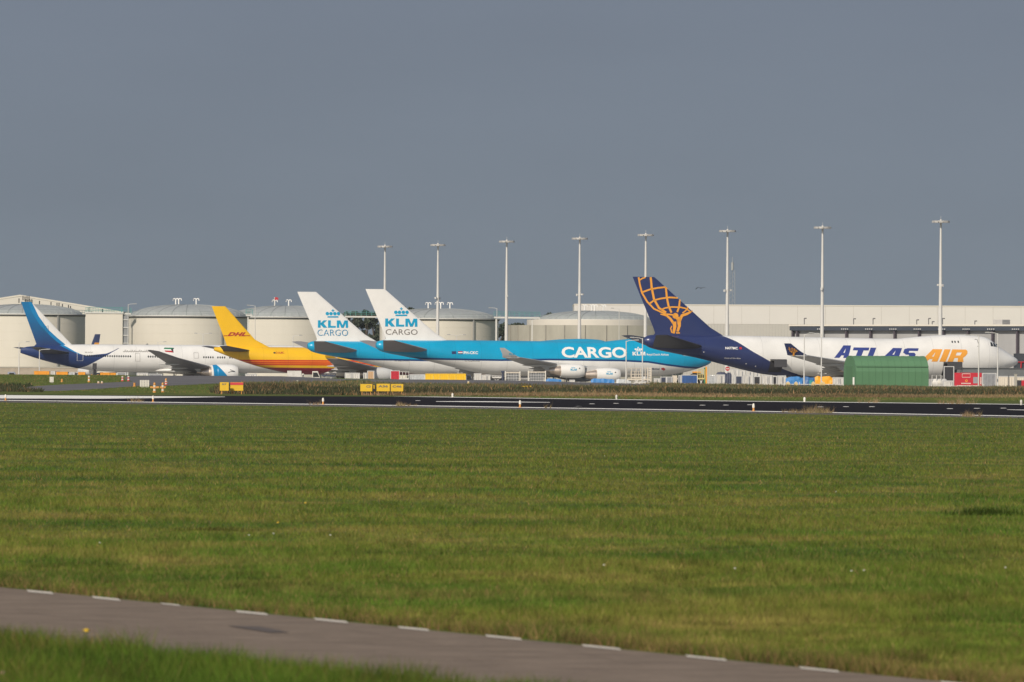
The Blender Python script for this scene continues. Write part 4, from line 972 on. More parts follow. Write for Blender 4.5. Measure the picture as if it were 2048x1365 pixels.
# walkway linking the tanks
def bridge(x0, x1, y0, y1, Z, label, rail=True):
    a, b = at(x0, y0, Z), at(x1, y1, Z); ln = b.x - a.x
    o = thing('walkway', label, 'walkway', (a.x, a.y, 0), 0, 'walkways linking the tanks')
    za, zb = zup(x0, y0, Z), zup(x1, y1, Z)
    MB().add([(0, -.6, za), (ln, -.6, zb), (ln, .6, zb), (0, .6, za), (0, -.6, za + .4), (ln, -.6, zb + .4), (ln, .6, zb + .4), (0, .6, za + .4)], [(0, 3, 2, 1), (4, 5, 6, 7), (0, 1, 5, 4), (1, 2, 6, 5), (2, 3, 7, 6), (3, 0, 4, 7)]).build('deck', m_steel, o)
    r = MB(); n = int(ln / 1.2)
    for s_ in (-.6, .6):
        for zz in (.85, 1.25, 1.65): r.tube([(0, s_, za + zz), (ln, s_, zb + zz)], .045, 4)
        for i in range(n + 1): t = i / n; r.box(ln * t - .04, ln * t + .04, s_ - .04, s_ + .04, za + (zb - za) * t + .4, za + (zb - za) * t + 1.7)
    r.build('railing', m_teal, o)
    q = MB()
    for i in range(int(ln / 9) + 1): x = min(ln, i * 9.0 + .5); q.box(x - .15, x + .15, -.3, .3, 0, min(za, zb))
    q.build('support', m_steel, o)
bridge(243, 262, 629, 630, 2390, 'short teal railed walkway beside the white tower block'); bridge(690, 765, 635.4, 636, 2395, 'teal railed walkway in front of the dark trees between the white tails')
bridge(988, 1080, 637, 638.2, 2405, 'teal railed walkway right of the tank at picture centre'); bridge(492, 505, 632.5, 633, 2385, 'tiny teal walkway joining the tanks beside the yellow tail')
# white tower block, with a stair frame, and the dike in front of tank 1
def block(name, label, cat, x0, x1, ytop, Z, dep, m, parts=None):
    a, b = at(x0, 700, Z), at(x1, 700, Z); w = b.x - a.x; h = zup((x0 + x1) / 2, ytop, Z)
    o = thing(name, label, cat, ((a.x + b.x) / 2, Z, 0)); MB().box(-w / 2, w / 2, 0, dep, 0, h).build('wall', m, o); return o, w, h
o, w, h = block('utility_block', 'plain white box building between the first two tanks', 'building', 171, 245, 627.5, 2370, 8, m_tank)
MB().box(-w / 2 - .2, w / 2 + .2, -.2, 8.2, h, h + .3).build('parapet', m_steel, o)
rl = MB()
for i in range(24): x = -w / 2 + w * i / 23; rl.box(x - .04, x + .04, -.04, .04, h + .3, h + 1.5)
for zz in (.8, 1.5): rl.tube([(-w / 2, 0, h + zz), (w / 2, 0, h + zz)], .05, 4)
rl.build('railing', m_teal, o)
MB().box(w / 2 + .1, w / 2 + 1.4, .5, 2.5, 0, h - .3).build('stair_tower', mat('stair_tower_grey', (.26, .27, .28), .7), o)
q = MB()
for i in range(9): q.box(w / 2 + .05, w / 2 + 1.5, .3, .5, h * i / 9 + .3, h * i / 9 + .5)
q.build('stair_landing', m_steel, o)
a, b = at(-400, 700, 2330), at(178, 700, 2330); zt = zup(60, 736, 2330)
o = thing('dike_wall', 'low tan retaining wall in front of the leftmost tank', 'wall', (a.x, a.y, 0))
MB().prism([(0, 0), (4.5, zt), (6, zt), (9, 0)], 0, b.x - a.x, 'YZ').build('wall', mat('tan_bank', (.36, .31, .24), .9, var=.15), o)
MB().box(0, b.x - a.x, 4.3, 6.1, zt + .01, zt + .25).build('coping', m_conc, o)
# gabled hall behind the left tanks
Z = 2750; P0 = [(-260, 640), (40, 593.4), (150, 611), (247, 627.5)]
pr = [(at(x, y, Z).x, zup(x, y, Z)) for x, y in P0]; pr = [(pr[0][0], 0)] + pr + [(pr[-1][0], 0)]; bx_ = pr[2][0]
o = thing('gabled_hall', 'wide cream hall with a shallow gabled roof behind the leftmost tank', 'building', (bx_, Z, 0))
MB().prism([(x - bx_, z) for x, z in pr], 0, 70).build('wall', mat('hall_cream', (.62, .59, .53), .7, var=.05, scale=.1), o)
for (x0, z0), (x1, z1) in zip(pr[1:-2], pr[2:-1]):
    MB().add([(x0 - bx_, -.1, z0 + .05), (x1 - bx_, -.1, z1 + .05), (x1 - bx_, 71, z1 + .05), (x0 - bx_, 71, z0 + .05), (x0 - bx_, -.1, z0 + .5), (x1 - bx_, -.1, z1 + .5), (x1 - bx_, 71, z1 + .5), (x0 - bx_, 71, z0 + .5)],
             [(0, 3, 2, 1), (4, 5, 6, 7), (0, 1, 5, 4), (1, 2, 6, 5), (2, 3, 7, 6), (3, 0, 4, 7)]).build('roof', m_tank, o)
for x, y in ((38, 605), (46, 600), (50, 601), (54, 600), (58, 600), (79, 610), (102, 612), (114, 614), (118, 614), (125, 616), (137, 618), (141, 620), (178, 624), (205, 626)):
    q_ = at(x, 700, Z); z = zup(x, y, Z); MB().box(q_.x - bx_ - .14, q_.x - bx_ + .14, -1.6, -1.3, z - .2, z + 1.1).build('roof_vent_pipe', m_dark, o)

# ------------------------------------------------------------------ warehouse and freight hall
Z = 2540; a, b = at(1148, 700, Z), at(2600, 700, Z); h = zup(1300, 611, Z); w = b.x - a.x
o = thing('warehouse', 'long cream warehouse filling the background on the right', 'building', (a.x, Z, 0))
hs = zup(1500, 648.5, Z)
MB().box(0, w, 0, 60, hs, h).build('upper_wall', mat('warehouse_cream', (.66, .635, .60), .6, var=.04, scale=.08), o)
lw = MB(); n = int(w / .8); poly = []
for i in range(n): x = w * i / n; d = w / n; poly += [(x, .08), (x + d * .5, .08), (x + d * .5, 0.0), (x + d, 0.0)]
lw.prism(poly + [(w, 59.5), (0, 59.5)], 0, hs, 'XY').build('lower_wall', mat('corrugated_cream', (.50, .48, .44), .6, var=.08, scale=.1), o)
MB().box(-.08, w + .1, -.08, 60.1, h, h + .3).build('parapet', m_tank, o)
jn = MB()
for i in range(1, 26): jn.box(w * i / 26 - .06, w * i / 26 + .06, -.03, 0.02, hs + .02, h - .02)
jn.build('panel_joint', mat('joint_grey', (.54, .515, .475), .7), o)
# freight hall with dark fascia, converging towards the right
pa, pb = at(1587, 700, 2330), at(2620, 700, 2230)
za, zb_ = zup(1587, 656.6, 2330), zup(2048, 650.8, 2286)
dirv = Vector((pb.x - pa.x, pb.y - pa.y, 0)); Ln = dirv.length; ang = math.atan2(dirv.y, dirv.x)
Hf = (za + zb_) / 2
o = thing('freight_hall', 'grey freight hall with dark roof fascia and dark pillars behind the airplane hump', 'building', (pa.x, pa.y, 0), ang)
MB().box(0, Ln, 0, 40, 0, Hf - .8).build('wall', mat('freight_grey', (.36, .36, .36), .7, var=.14, scale=.12, stretch=(1, 1, .4)), o)
MB().box(-.3, Ln, -1.2, 40.2, Hf - .95, Hf + .1).build('fascia', mat('fascia_dark', (.045, .055, .075), .5), o)
MB().box(-.4, Ln, -1.4, 40.4, Hf + .1, Hf + .5).build('roof_edge', m_tank, o)
for i, x in enumerate([0.3, 1.7] + [9.5 + 7.4 * k for k in range(14)]):
    if x < Ln: MB().box(x - .2, x + .2, -1.0, -.3, 0, Hf - .95).build('pillar', mat('pillar_dark', (.08, .065, .08), .6), o)
for k in range(12):
    x = 9.5 + 7.4 * k; q = MB()
    for d in (-.9, -.3, .3, .9): q.box(x + d - .12, x + d + .12, -1.5, -1.25, Hf - .75, Hf - .45)
    q.build('fascia_lights', m_lgrey, o)
for px, wpx in ((1965, 24), (2043, 26)):
    q_ = at(px, 700, 2290); d = (q_.x - pa.x) / math.cos(ang); ww = wpx / 8.4; MB().box(d - ww / 2, d + ww / 2, 6, 9, Hf + .5, Hf + 1.7).build('roof_unit', mat('unit_grey', (.42, .41, .40), .6), o)
for px in (1600, 1697, 1735, 1843, 1850, 1870, 1932, 1820):
    q_ = at(px, 700, 2300); d = (q_.x - pa.x) / math.cos(ang); hh_ = random.uniform(.5, 1.6); MB().tube([(d, 3, Hf + .4), (d, 3, Hf + .4 + hh_)], .12, 6).tube([(d, 3, Hf + .4 + hh_), (d + .6, 3, Hf + .4 + hh_)], .16, 6).build('roof_pipe', mat('unit_dark', (.16, .16, .16), .6), o)
# small dark plinth of the hall at far right with red frames
o, w, h = block('dark_annex', 'dark annex at the right edge with red frames', 'building', 2034, 2300, 708, 1790, 12, mat('annex_dark', (.03, .035, .045), .6))
for k in range(6): 
    x = -w / 2 + .5 + k * 1.5; MB().tube([(x, -.2, .5), (x + .3, -.2, h - 1.6)], .13, 6).build('red_frame', m_red, o)
MB().tube([(-w / 2, -.2, h - 1.6), (w / 2, -.2, h - 1.4)], .1, 6).build('red_frame', m_red, o)
o, w, h = block('low_shed', 'long low dark grey shed under the airplane nose', 'building', 1926, 2300, 738, 1640, 9, mat('shed_grey', (.13, .14, .145), .7, var=.15))
MB().prism([(-w / 2 - .2, h), (w / 2, h), (w / 2, h + .1), (-w / 2 - .2, h + .1)], -.2, 9).build('roof', mat('shed_roof', (.10, .11, .115), .7), o)

# ------------------------------------------------------------------ trees behind the walkway
m_leaf = grass_mat('leaves', ((.055, .075, .050), (.065, .080, .052), (.07, .08, .055), (.045, .06, .042)), False); m_bark = mat('bark', (.10, .08, .06), .9)
def tree(px, ytop, Z, spread, label):
    p = at(px, 700, Z); H = zup(px, ytop, Z); o = thing('tree', label, 'tree', (p.x, p.y, 0), random.uniform(0, 6), 'trees behind the tank farm')
    t = MB().tube([(0, 0, 0), (.2, 0, H * .35), (0, .2, H * .7)], [.4, .3, .12], 8)
    cl = []
    for k in range(11):
        a = random.uniform(0, 6.28); zz = H * random.uniform(.3, .8); r = spread * random.uniform(.4, .8); e = (r * math.cos(a), r * math.sin(a), zz + H * .12)
        t.tube([(0, 0, zz * .8), e], [.14, .04], 5); cl.append((Vector(e), spread * random.uniform(.3, .5)))
    for k in range(4): cl.append((Vector((random.uniform(-.3, .3) * spread, random.uniform(-.3, .3) * spread, H * random.uniform(.8, .93))), spread * random.uniform(.2, .36)))
    for k in range(8): a = random.uniform(0, 6.28); cl.append((Vector((spread * .6 * math.cos(a), spread * .6 * math.sin(a), H * random.uniform(.15, .45))), spread * .42))
    t.build('trunk', m_bark, o, True)
    c = MB()
    for ctr, r in cl:
        for _ in range(190):
            d = Vector((random.gauss(0, 1), random.gauss(0, 1), random.gauss(0, .8))); d = d.normalized() * r * random.uniform(.1, 1.15); q = ctr + d
            s_ = random.uniform(.22, .5); u = Vector((random.gauss(0, 1), random.gauss(0, 1), random.gauss(0, 1))).normalized() * s_; v = u.cross(Vector((random.gauss(0, 1), random.gauss(0, 1), 1))).normalized() * s_ * .8
            c.add([q - u, q + v, q + u * .9, q - v], [(0, 1, 2, 3)])
    c.build('crown', m_leaf, o)
TR = [(588, 612.5, 'tree top just left of the first white tail'), (700, 618, 'leftmost tree seen between the two white tails'), (718, 616, 'second tree seen between the two white tails'), (733, 612.5, 'tallest tree seen between the two white tails'), (748, 617, 'tree half hidden by the second white tail'),
      (764, 622, 'tree behind the second white tail fin'), (806, 602, 'tree top peeking over the slope of the second white tail'), (820, 607, 'lower tree peeking over the slope of the second white tail'), (782, 615, 'tree mostly behind the second white tail'),
      (1000, 641, 'low dark tree right of the centre tank'), (1018, 641, 'low dark tree left of the mast at picture centre'), (1036, 640, 'low dark tree right of the mast at picture centre'), (1054, 639, 'low dark tree under the walkway'), (1072, 636, 'low tree left of the taller group'),
      (1090, 622, 'left one of the taller trees beside the domed tank'), (1104, 620, 'middle of the taller trees beside the domed tank'), (1118, 622, 'right one of the taller trees beside the domed tank'), (690, 634, 'low dark tree behind the first white tail'), (676, 640, 'low dark tree hidden by the first white tail')]
for i, (x, y, l) in enumerate(TR): tree(x, y, 2640 + (i % 3) * 25, 2.1 if y < 630 else 2.0, l)

# ------------------------------------------------------------------ green arched hut
k_ = FPX / 1500; a = at(1708, 700, 1500); bpt = at(1861, 700, 1500); L_ = (bpt.x - a.x); Hh = zup(1780, 712.6, 1500) - float(terr(a.x, 1500))
th = R(13); o = thing('arched_hut', 'big green arched hut in front of the white and navy airplane', 'hut', (a.x + .1, 1495, float(terr(a.x, 1500))), 0)
m_hut = mat('hut_green', (.10, .225, .115), .6, var=.07, scale=.25); W_ = 7.2
prof = [(0, 0), (0, Hh * .55), (.25, Hh * .72), (.8, Hh * .86), (1.6, Hh * .95), (2.6, Hh)] ; prof = prof + [(W_ - y, z) for y, z in reversed(prof)]; L_ = 11.7
o.rotation_euler = (0, 0, 0)
sk = -1.9                                                  # the gable end is turned a little to the left
def hut_pt(x, y, z): return (x, y, z)
vs = []; n = len(prof)
for x in (0, L_ * 1.0): vs += [(x, y, z) for y, z in prof]
body = MB().add(vs, [(i, i + 1, n + i + 1, n + i) for i in range(n - 1)] + [tuple(range(n)), tuple(reversed(range(n, 2 * n)))]).build('shell', m_hut, o)
o.rotation_euler = (0, 0, R(13)); 
rb = MB()
for i in range(0, 12): x = L_ * 1.0 * i / 11; rb.tube([(x, y - .0 if y < W_ / 2 else y, z) for y, z in prof[:7]], .035, 5)
rb.build('frame_rib', mat('hut_green_dark', (.085, .19, .10), .6), o)
MB().box(0, L_, -.06, -.005, Hh * .70, Hh * .715).build('seam_strip', MATS['hut_green_dark'], o)
MB().box(-.08, -.01, 1.6, W_ - 1.6, 0, Hh * .7).build('end_door', mat('hut_green_door', (.09, .20, .10), .6), o)
q = at(1707, 770, 1470); pz = float(terr(q.x, q.y)); o = thing('marker_post', 'white post in front of the green hut', 'post', (q.x, q.y, pz)); MB().box(-.13, .13, -.1, .1, 0, zup(1707, 755, 1470) - pz).build('post', m_white, o); MB().box(-.16, .16, -.12, .12, 0, .12).build('foot', m_conc, o)

# ------------------------------------------------------------------ birds
def bird(px, py, Z, span, label):
    p = at(px, py, Z); o = thing('bird', label, 'bird', p)
    s_ = span / 2; b_ = MB()
    b_.lathe([(.002, -.26 * s_), (.05 * s_, -.2 * s_), (.10 * s_, 0), (.07 * s_, .16 * s_), (.05 * s_, .24 * s_), (.002, .36 * s_)], (0, 0, 0), 'Y', 10).build('body', m_dark, o, True)
    for d in (-1, 1):
        MB().add([(0, -.12 * s_, 0), (0, .12 * s_, 0), (d * .45 * s_, .14 * s_, .16 * s_), (d * .45 * s_, -.1 * s_, .17 * s_), (d * s_, -.02 * s_, (-.05 if d > 0 else -.28) * s_), (d * .8 * s_, -.14 * s_, .04 * s_), (0, 0, .05 * s_), (d * .45 * s_, .02 * s_, .22 * s_)],
                 [(0, 1, 2, 3), (3, 2, 4, 5), (0, 6, 7, 3), (6, 1, 2, 7), (3, 7, 5), (7, 2, 4, 5)]).build('wing', mat('feathers', (.03, .027, .025), .8), o)
bird(1402, 577, 520, .64, 'dark bird in flight right of the navy tail fin'); bird(1229, 598.5, 900, .3, 'tiny distant bird left of the navy tail fin')

# ------------------------------------------------------------------ runway furniture
def gpos(x, y): return gt(x, y) if y < 803 - (2048 - x) * .008 else gz(x, y)
m_amber = mat('amber_paint', (.62, .29, .07), .5); m_wht = mat('post_white', (.70, .67, .60), .5); m_yel = mat('sign_yellow', (.74, .46, .02), .5); m_blk = mat('sign_black', (.012, .012, .012), .6)
elb = None
for x, y, l in ((11, 801.5, 'amber runway edge light nearest the left edge'), (306, 804.5, 'amber runway edge light second from the left'), (646, 809.5, 'amber runway edge light below the front white tails'), (1040, 815.5, 'amber runway edge light right of picture centre'), (1507, 823, 'rightmost amber runway edge light')):
    p = gz(x, y)
    if elb is None:
        elb = thing('edge_light', l, 'runway light', p, 0, 'amber runway edge lights')
        MB().tube([(0, 0, 0), (0, 0, .22)], .055, 8).build('stem', m_amber, elb); MB().lathe([(.01, .2), (.065, .2), (.075, .26), (.065, .38), (.03, .44), (.01, .45)], (0, 0, 0), 'Z', 12).build('lamp', m_wht, elb, True); MB().lathe([(.01, 0), (.12, 0), (.12, .03), (.01, .03)], (0, 0, 0), 'Z', 12).build('base', m_amber, elb)
    else: dup(elb, p, 0, l)
elw = None
for x, y, l in ((905, 795, 'white far side runway light left of picture centre'), (1233, 799, 'white far side runway light right of picture centre'), (1609, 804.3, 'white far side runway light before the orange tarp'), (2042.5, 810.6, 'white far side runway light at the right edge')):
    p = gz(x, y)
    if elw is None:
        elw = thing('far_edge_light', l, 'runway light', p, 0, 'white runway edge lights')
        MB().tube([(0, 0, 0), (0, 0, .18)], .08, 8).build('stem', m_wht, elw); MB().lathe([(.01, .16), (.09, .16), (.10, .24), (.08, .36), (.01, .40)], (0, 0, 0), 'Z', 12).build('lamp', m_wht, elw, True)
    else: dup(elw, p, 0, l)
flush = None
for x, y in ((1405, 811.2), (1452, 811), (1500, 810.4), (1641, 814.6), (1692, 814.2), (1744, 814.2), (1900, 818.2), (1954, 817.6), (2007, 817.2), (1184, 808.5), (1232, 807.6), (1280, 807), (836, 802), (905, 804)):
    p = gz(x, y)
    if flush is None:
        flush = thing('flush_light', 'small flush light set into the dark runway', 'runway light', p, 0, 'flush lights in the runway')
        MB().lathe([(.01, .03), (.16, .03), (.22, .005), (.22, 0)], (0, 0, 0), 'Z', 12).build('housing', m_steel, flush)
    else: dup(flush, p, 0)
# crow at the runway edge
p = gz(1157, 818.5); o = thing('crow', 'black crow sitting at the runway edge near picture centre', 'bird', p)
MB().lathe([(.002, -.20), (.03, -.16), (.065, -.05), (.075, .03), (.05, .10), (.035, .13), (.045, .17), (.03, .2), (.002, .24)], (0, 0, .14), 'X', 12).tube([(0, .02, .1), (0, .02, 0)], .008, 4).tube([(0, -.02, .1), (0, -.02, 0)], .008, 4).build('body', m_dark, o, True)
MB().add([(-.2, -.02, .15), (-.34, -.05, .1), (-.34, .05, .1), (-.2, .03, .17)], [(0, 1, 2, 3)]).build('tail', m_dark, o)

def zt(px, y, Y): return 1.78 + (YH + ROLL * (px - 1024) - y) / FPX * Y
def sign(x0, x1, yt, yb, label, panels, txt=None, col=m_blk):
    p0, p1 = gpos(x0, yb), gpos(x1, yb); Y = p0.y; s_ = Y / FPX; w = (x1 - x0) * s_; h = (yb - yt) * s_
    c = at((x0 + x1) / 2, yb, Y); gz_ = float(terr(c.x, c.y)); o = thing('airfield_sign', label, 'sign', (c.x, c.y, gz_), 0, 'yellow airfield signs beside the taxiway')
    h = zt((x0 + x1) / 2, yt, Y) - gz_; b = h * .55
    x = -w / 2
    for wf, m_, bot in panels:
        ww = w * wf; MB().box(x + .03, x + ww - .03, -.12, .12, h * bot, h).build('panel', m_, o); x += ww
    for k in range(int(w / 1.1) + 1): xx = -w / 2 + .2 + k * (w - .4) / max(1, int(w / 1.1)); MB().tube([(xx, 0, 0), (xx, 0, h * .6)], .05, 6).build('leg', m_amber, o)
    if txt:
        for t_, xa, xb, za, zb, m2 in txt:
            bm = text_bm(t_, .04); X = [v.co.x for v in bm.verts]; Yv = [v.co.y for v in bm.verts]
            for v in bm.verts: v.co.x = -w / 2 + w * (xa + (v.co.x - min(X)) / (max(X) - min(X)) * (xb - xa)); v.co.y = h * (za + (v.co.y - min(Yv)) / (max(Yv) - min(Yv)) * (zb - za))
            drape(bm, lambda x, z: .12, 'lettering', m2, o, 9, .01)
    return o
m_signred = mat('sign_red', (.60, .05, .06), .5)
sign(439, 458, 765, 789, 'yellow airfield sign left of the red topped one', [(1, m_yel, .3)], [('S7', .25, .75, .76, .9, m_brown)])
sign(460, 487, 765, 789, 'yellow airfield sign with a red top strip', [(1, m_yel, .3)])
o = [q for q in bpy.data.objects if q.get('label') == 'yellow airfield sign with a red top strip'][0]
pn = [c for c in kids(o) if c.name.startswith('panel')][0]; d_ = pn.dimensions
bb = [Vector(c) for c in pn.bound_box]; X0, X1, Z1 = min(b.x for b in bb), max(b.x for b in bb), max(b.z for b in bb); Z0 = min(b.z for b in bb)
MB().box(X0, X1, -.15, -.125, Z1 - (Z1 - Z0) * .32, Z1 - .02).build('red_strip', m_signred, o)
sign(720, 745, 768.5, 791, 'yellow airfield sign with black marks, left of the black one', [(1, m_yel, .35)], [('C3', .5, .85, .68, .88, m_brown)])
sign(745.5, 751.5, 769.5, 791, 'small black airfield sign between the yellow ones', [(1, m_blk, .35)], [('R', .25, .75, .6, .95, m_yel)])
sign(752.5, 780, 768, 791, 'yellow airfield sign right of the black one', [(1, m_yel, .35)], [('A36', .15, .85, .68, .88, m_brown)])
sign(781, 807, 768.5, 791, 'rightmost yellow airfield sign of the row', [(1, m_yel, .35)], [('C46', .15, .85, .68, .88, m_brown)])
def panelsign(x0, x1, yt, yb, label, n, m_):
    p = gpos((x0 + x1) / 2, yb); s_ = p.y / FPX; w = (x1 - x0) * s_; o = thing('slatted_sign', label, 'sign', p); h = zt((x0 + x1) / 2, yt, p.y) - p.z
    q = MB()
    for k in range(n): x = -w / 2 + w * k / max(1, n - 1); q.box(x - .07, x + .07, -.05, .05, .1, h)
    q.build('slat', m_, o); MB().box(-w / 2, w / 2, .05, .12, h * .45, h * .55).box(-w / 2, w / 2, .05, .12, 0, .1).build('crossbar', m_, o)
panelsign(281, 297, 760.6, 775.5, 'white slatted sign on the taxiway left of centre', 6, m_wht)
panelsign(100.5, 106, 754, 766.5, 'white upright board on the grass bank at the left', 3, m_wht)
def marker(x, yt, yb, label, m1=None, m2=None, head=.0):
    p = gpos(x, yb); h = zt(x, yt, p.y) - p.z; o = thing('marker_post', label, 'marker post', p, 0, 'red and white marker posts by the taxiway')
    for k in range(4): MB().tube([(0, 0, h * k / 4), (0, 0, h * (k + 1) / 4)], .13 if k else .18, 8).build('band', (m1 or m_signred) if k % 2 == 0 else (m2 or m_wht), o)
    if head: MB().lathe([(.01, h), (.11, h), (.13, h + .1), (.1, h + .24), (.01, h + .3)], (0, 0, 0), 'Z', 12).box(-head, head, -.08, .08, h - .3, h - .1).build('lamp', m_amber, o)
for a in ((245, 753, 763, 'red and white post left of the pair on the grass bank'), (257, 752.5, 763, 'red and white post right of the pair on the grass bank'), (309, 771, 786, 'orange headed post left of the pair below the slatted sign', m_amber, m_wht, .45), (325.5, 771, 786, 'orange headed post right of the pair below the slatted sign', m_amber, m_wht, .3),
          (332, 762, 771, 'red and white post on the taxiway by the slatted sign', m_signred, m_wht, .15), (178, 752, 765, 'thin orange and white post on the grass bank', m_amber, m_wht), (124, 758.5, 765, 'short orange post right of the white board', m_amber, m_amber), (197, 763, 767.5, 'short orange post left of the pair on the bank', m_amber, m_wht), (204, 763, 767.5, 'short orange post right of the pair on the bank', m_amber, m_wht),
          (595.5, 761, 767, 'white post on the taxiway below the yellow airplane', m_wht, m_wht), (937, 763, 768, 'tiny yellow post on the taxiway below the yellow containers', m_yel, m_wht), (269, 766, 774, 'faint orange post left of the slatted sign', m_amber, m_amber)):
    marker(*a)
for a, l in ((1052, 'yellow low board on the far side of the taxiway'),):
    p = gpos(a, 779); o = thing('low_board', l, 'board', p); MB().prism([(-.7, 0), (.7, 0), (.6, .42), (-.6, .36)], -.1, .1).build('panel', m_yel, o); MB().box(-.5, -.4, -.05, .05, -.2, .02).box(.4, .5, -.05, .05, -.2, .02).build('leg', m_blk, o)

# ------------------------------------------------------------------ apron equipment
m_ylwbox = mat('container_yellow', (.84, .52, .01), .5, var=.08, scale=1.2); m_orgbox = mat('container_orange', (.80, .33, .02), .5, var=.15, scale=1.2); m_whtbox = mat('container_white', (.62, .60, .56), .55, var=.18, scale=1.5)
m_blubox = mat('container_blue', (.03, .10, .30), .5, var=.2, scale=1.5); m_grybox = mat('container_grey', (.28, .29, .31), .6, var=.2, scale=1.5); m_redbox = mat('container_red', (.50, .012, .03), .5, var=.1, scale=1); m_darkbox = mat('dark_navy_cover', (.04, .05, .09), .6, var=.2, scale=1.5)
m_tarpb = mat('blue_tarp', (.03, .19, .48), .45, var=.2, scale=2); m_tarpo = mat('orange_tarp', (.83, .37, .01), .5, var=.12, scale=2); m_clear = mat('plastic_wrap', (.50, .52, .53), .3, var=.25, scale=3); m_beige = mat('loader_beige', (.62, .55, .45), .55, var=.12, scale=2)
def frame(px0, px1, ytop, Y):
    a, b = at(px0, 700, Y), at(px1, 700, Y); return ((a.x + b.x) / 2, Y, 0), b.x - a.x, zt((px0 + px1) / 2, ytop, Y)
def wheels(o, xs, ys, r, m=m_black):
    for x in xs:
        for y in ys: MB().lathe([(.02, -.1), (r, -.1), (r, .1), (.02, .1)], (x, y, r), 'Y', 14).build('wheel', m, o)
def container(px0, px1, yt, Y, label, m, doors=1, grp='cargo containers lined up on the apron', chamfer=.0, base=.35, cat='container', nm='cargo_container', letters=None):
    loc, w, h = frame(px0, px1, yt, Y); o = thing(nm, label, cat, loc, 0, grp); d = 2.2
    pts = [(-w / 2, base), (w / 2, base), (w / 2, h), (-w / 2 + chamfer, h), (-w / 2, h - chamfer)] if chamfer else [(-w / 2, base), (w / 2, base), (w / 2, h), (-w / 2, h)]
    MB().prism(pts, -d / 2, d / 2).build('body', m, o)
    f = MB(); e = .07
    for x in (-w / 2 + e, w / 2 - e): f.box(x - e, x + e, -d / 2 - .05, -d / 2 - .003, base, h - chamfer)
    for z in (base, h - .12): f.box(-w / 2 + 2 * e, w / 2 - 2 * e, -d / 2 - .05, -d / 2 - .003, z, z + .12)
    f.build('frame', m_lgrey if m != m_ylwbox and m != m_orgbox else m, o)
    n = max(1, doors)
    for k in range(n):
        x0 = -w / 2 + .25 + (w - .5) * k / n; x1 = x0 + (w - .5) / n - .15; q = MB(); r_ = max(2, int((x1 - x0) / .3))
        for j in range(r_): xx = x0 + (x1 - x0) * (j + .5) / r_; q.box(xx - .05, xx + .05, -d / 2 - .07, -d / 2 - .004, base + .2, h - .25)
        q.build('door_panel', m_grybox if m in (m_whtbox,) and k % 2 else m, o)
    MB().box(-w / 2, w / 2, -d / 2, d / 2, base - .12, base - .003).build('dolly_deck', m_dark, o); wheels(o, (-w / 2 + .4, w / 2 - .4), (-d / 2 + .15, d / 2 - .15), max(.1, base * .5 - .03))
    return o
# left group
Y = 1880
container(69, 99, 742.6, Y, 'large orange container farthest left under the blue tail', m_orgbox, 2); container(103, 111, 742.5, Y, 'narrow white and red container between two orange ones', m_whtbox)
container(113.5, 136, 744, Y, 'orange container second from the left under the blue tail', m_orgbox, 2); container(139, 150, 744.5, Y, 'pale grey container right of the second orange one', m_clear); container(157, 171, 744.5, Y, 'orange container left of the dark tail stand', m_orgbox)
container(201, 220, 745.5, Y, 'yellow orange container right of the dark tail stand', m_orgbox, 2); container(221, 232, 746, Y, 'small orange container left of the grey crates', m_orgbox); container(235, 253, 745.5, Y, 'grey and red crates under the white fuselage', m_grybox, 2)
container(274, 297, 746, 1800, 'low white crate under the white fuselage', m_whtbox, 2); container(298, 325, 748, 1800, 'low pale crate left of the airplane gear', m_grybox, 3); container(491, 513, 748, 1820, 'low white and green crate behind the taxiway', m_whtbox, 2)
container(2.5, -14, 753, 1780, 'pale pink crate cut by the left edge', m_whtbox) if False else container(-16, 3, 753, 1780, 'pale crate cut by the left edge', m_whtbox)
# tail stand
loc, w, h = frame(186, 192, 727, 1895); o = thing('tail_stand', 'dark tail stand with orange sides under the rear fuselage', 'stand', loc)
MB().tube([(-.35, 0, 0), (0, 0, h * .75)], .16, 8).tube([(.45, 0, 0), (.1, 0, h * .75)], .16, 8).build('leg', m_dark, o); MB().box(-.35, .45, -.4, .4, h * .72, h).build('head', m_dark, o); MB().tube([(-.9, 0, 0), (-.5, 0, h * .5)], .12, 6).tube([(1.0, 0, 0), (.7, 0, h * .5)], .12, 6).build('brace', m_orange, o)
def car(px0, px1, yt, Y, label, m, name='parked_van', cat='van', box=None, grp='service vehicles on the apron'):
    loc, w, h = frame(px0, px1, yt, Y); o = thing(name, label, cat, loc, 0, grp); d = 1.9
    if box: MB().prism([(-w / 2, .45), (w * .28, .45), (w * .28, h), (-w / 2, h)], -d / 2, d / 2).build('cargo_box', box, o); c0 = w * .30
    else: c0 = -w / 2
    hc = h * (.82 if box else 1)
    MB().prism([(c0, .35), (w / 2, .35), (w / 2, hc * .48), (w / 2 - .25, hc * .58), (w / 2 - min(.9, (w / 2 - c0) * .4), hc), (c0, hc)], -d / 2 + .03, d / 2 - .03).build('body', m, o)
    MB().prism([(max(c0 + .15, w / 2 - 1.7), hc * .62), (w / 2 - .38, hc * .62), (w / 2 - min(.95, (w / 2 - c0) * .45), hc * .92), (max(c0 + .15, w / 2 - 1.7), hc * .92)], -d / 2 - .005, -d / 2 + .02).build('window', m_glass, o)
    if not box: MB().box(c0 + .3, max(c0 + .35, w / 2 - 1.9), -d / 2 - .005, -d / 2 + .02, hc * .62, hc * .9).build('window', m_glass, o)
    wheels(o, (-w / 2 + w * .18, w / 2 - w * .18), (-d / 2 + .1, d / 2 - .1), .34); return o
car(16, 38, 744, 1760, 'grey blue van parked at the far left', mat('van_grey_blue', (.30, .33, .40), .4))
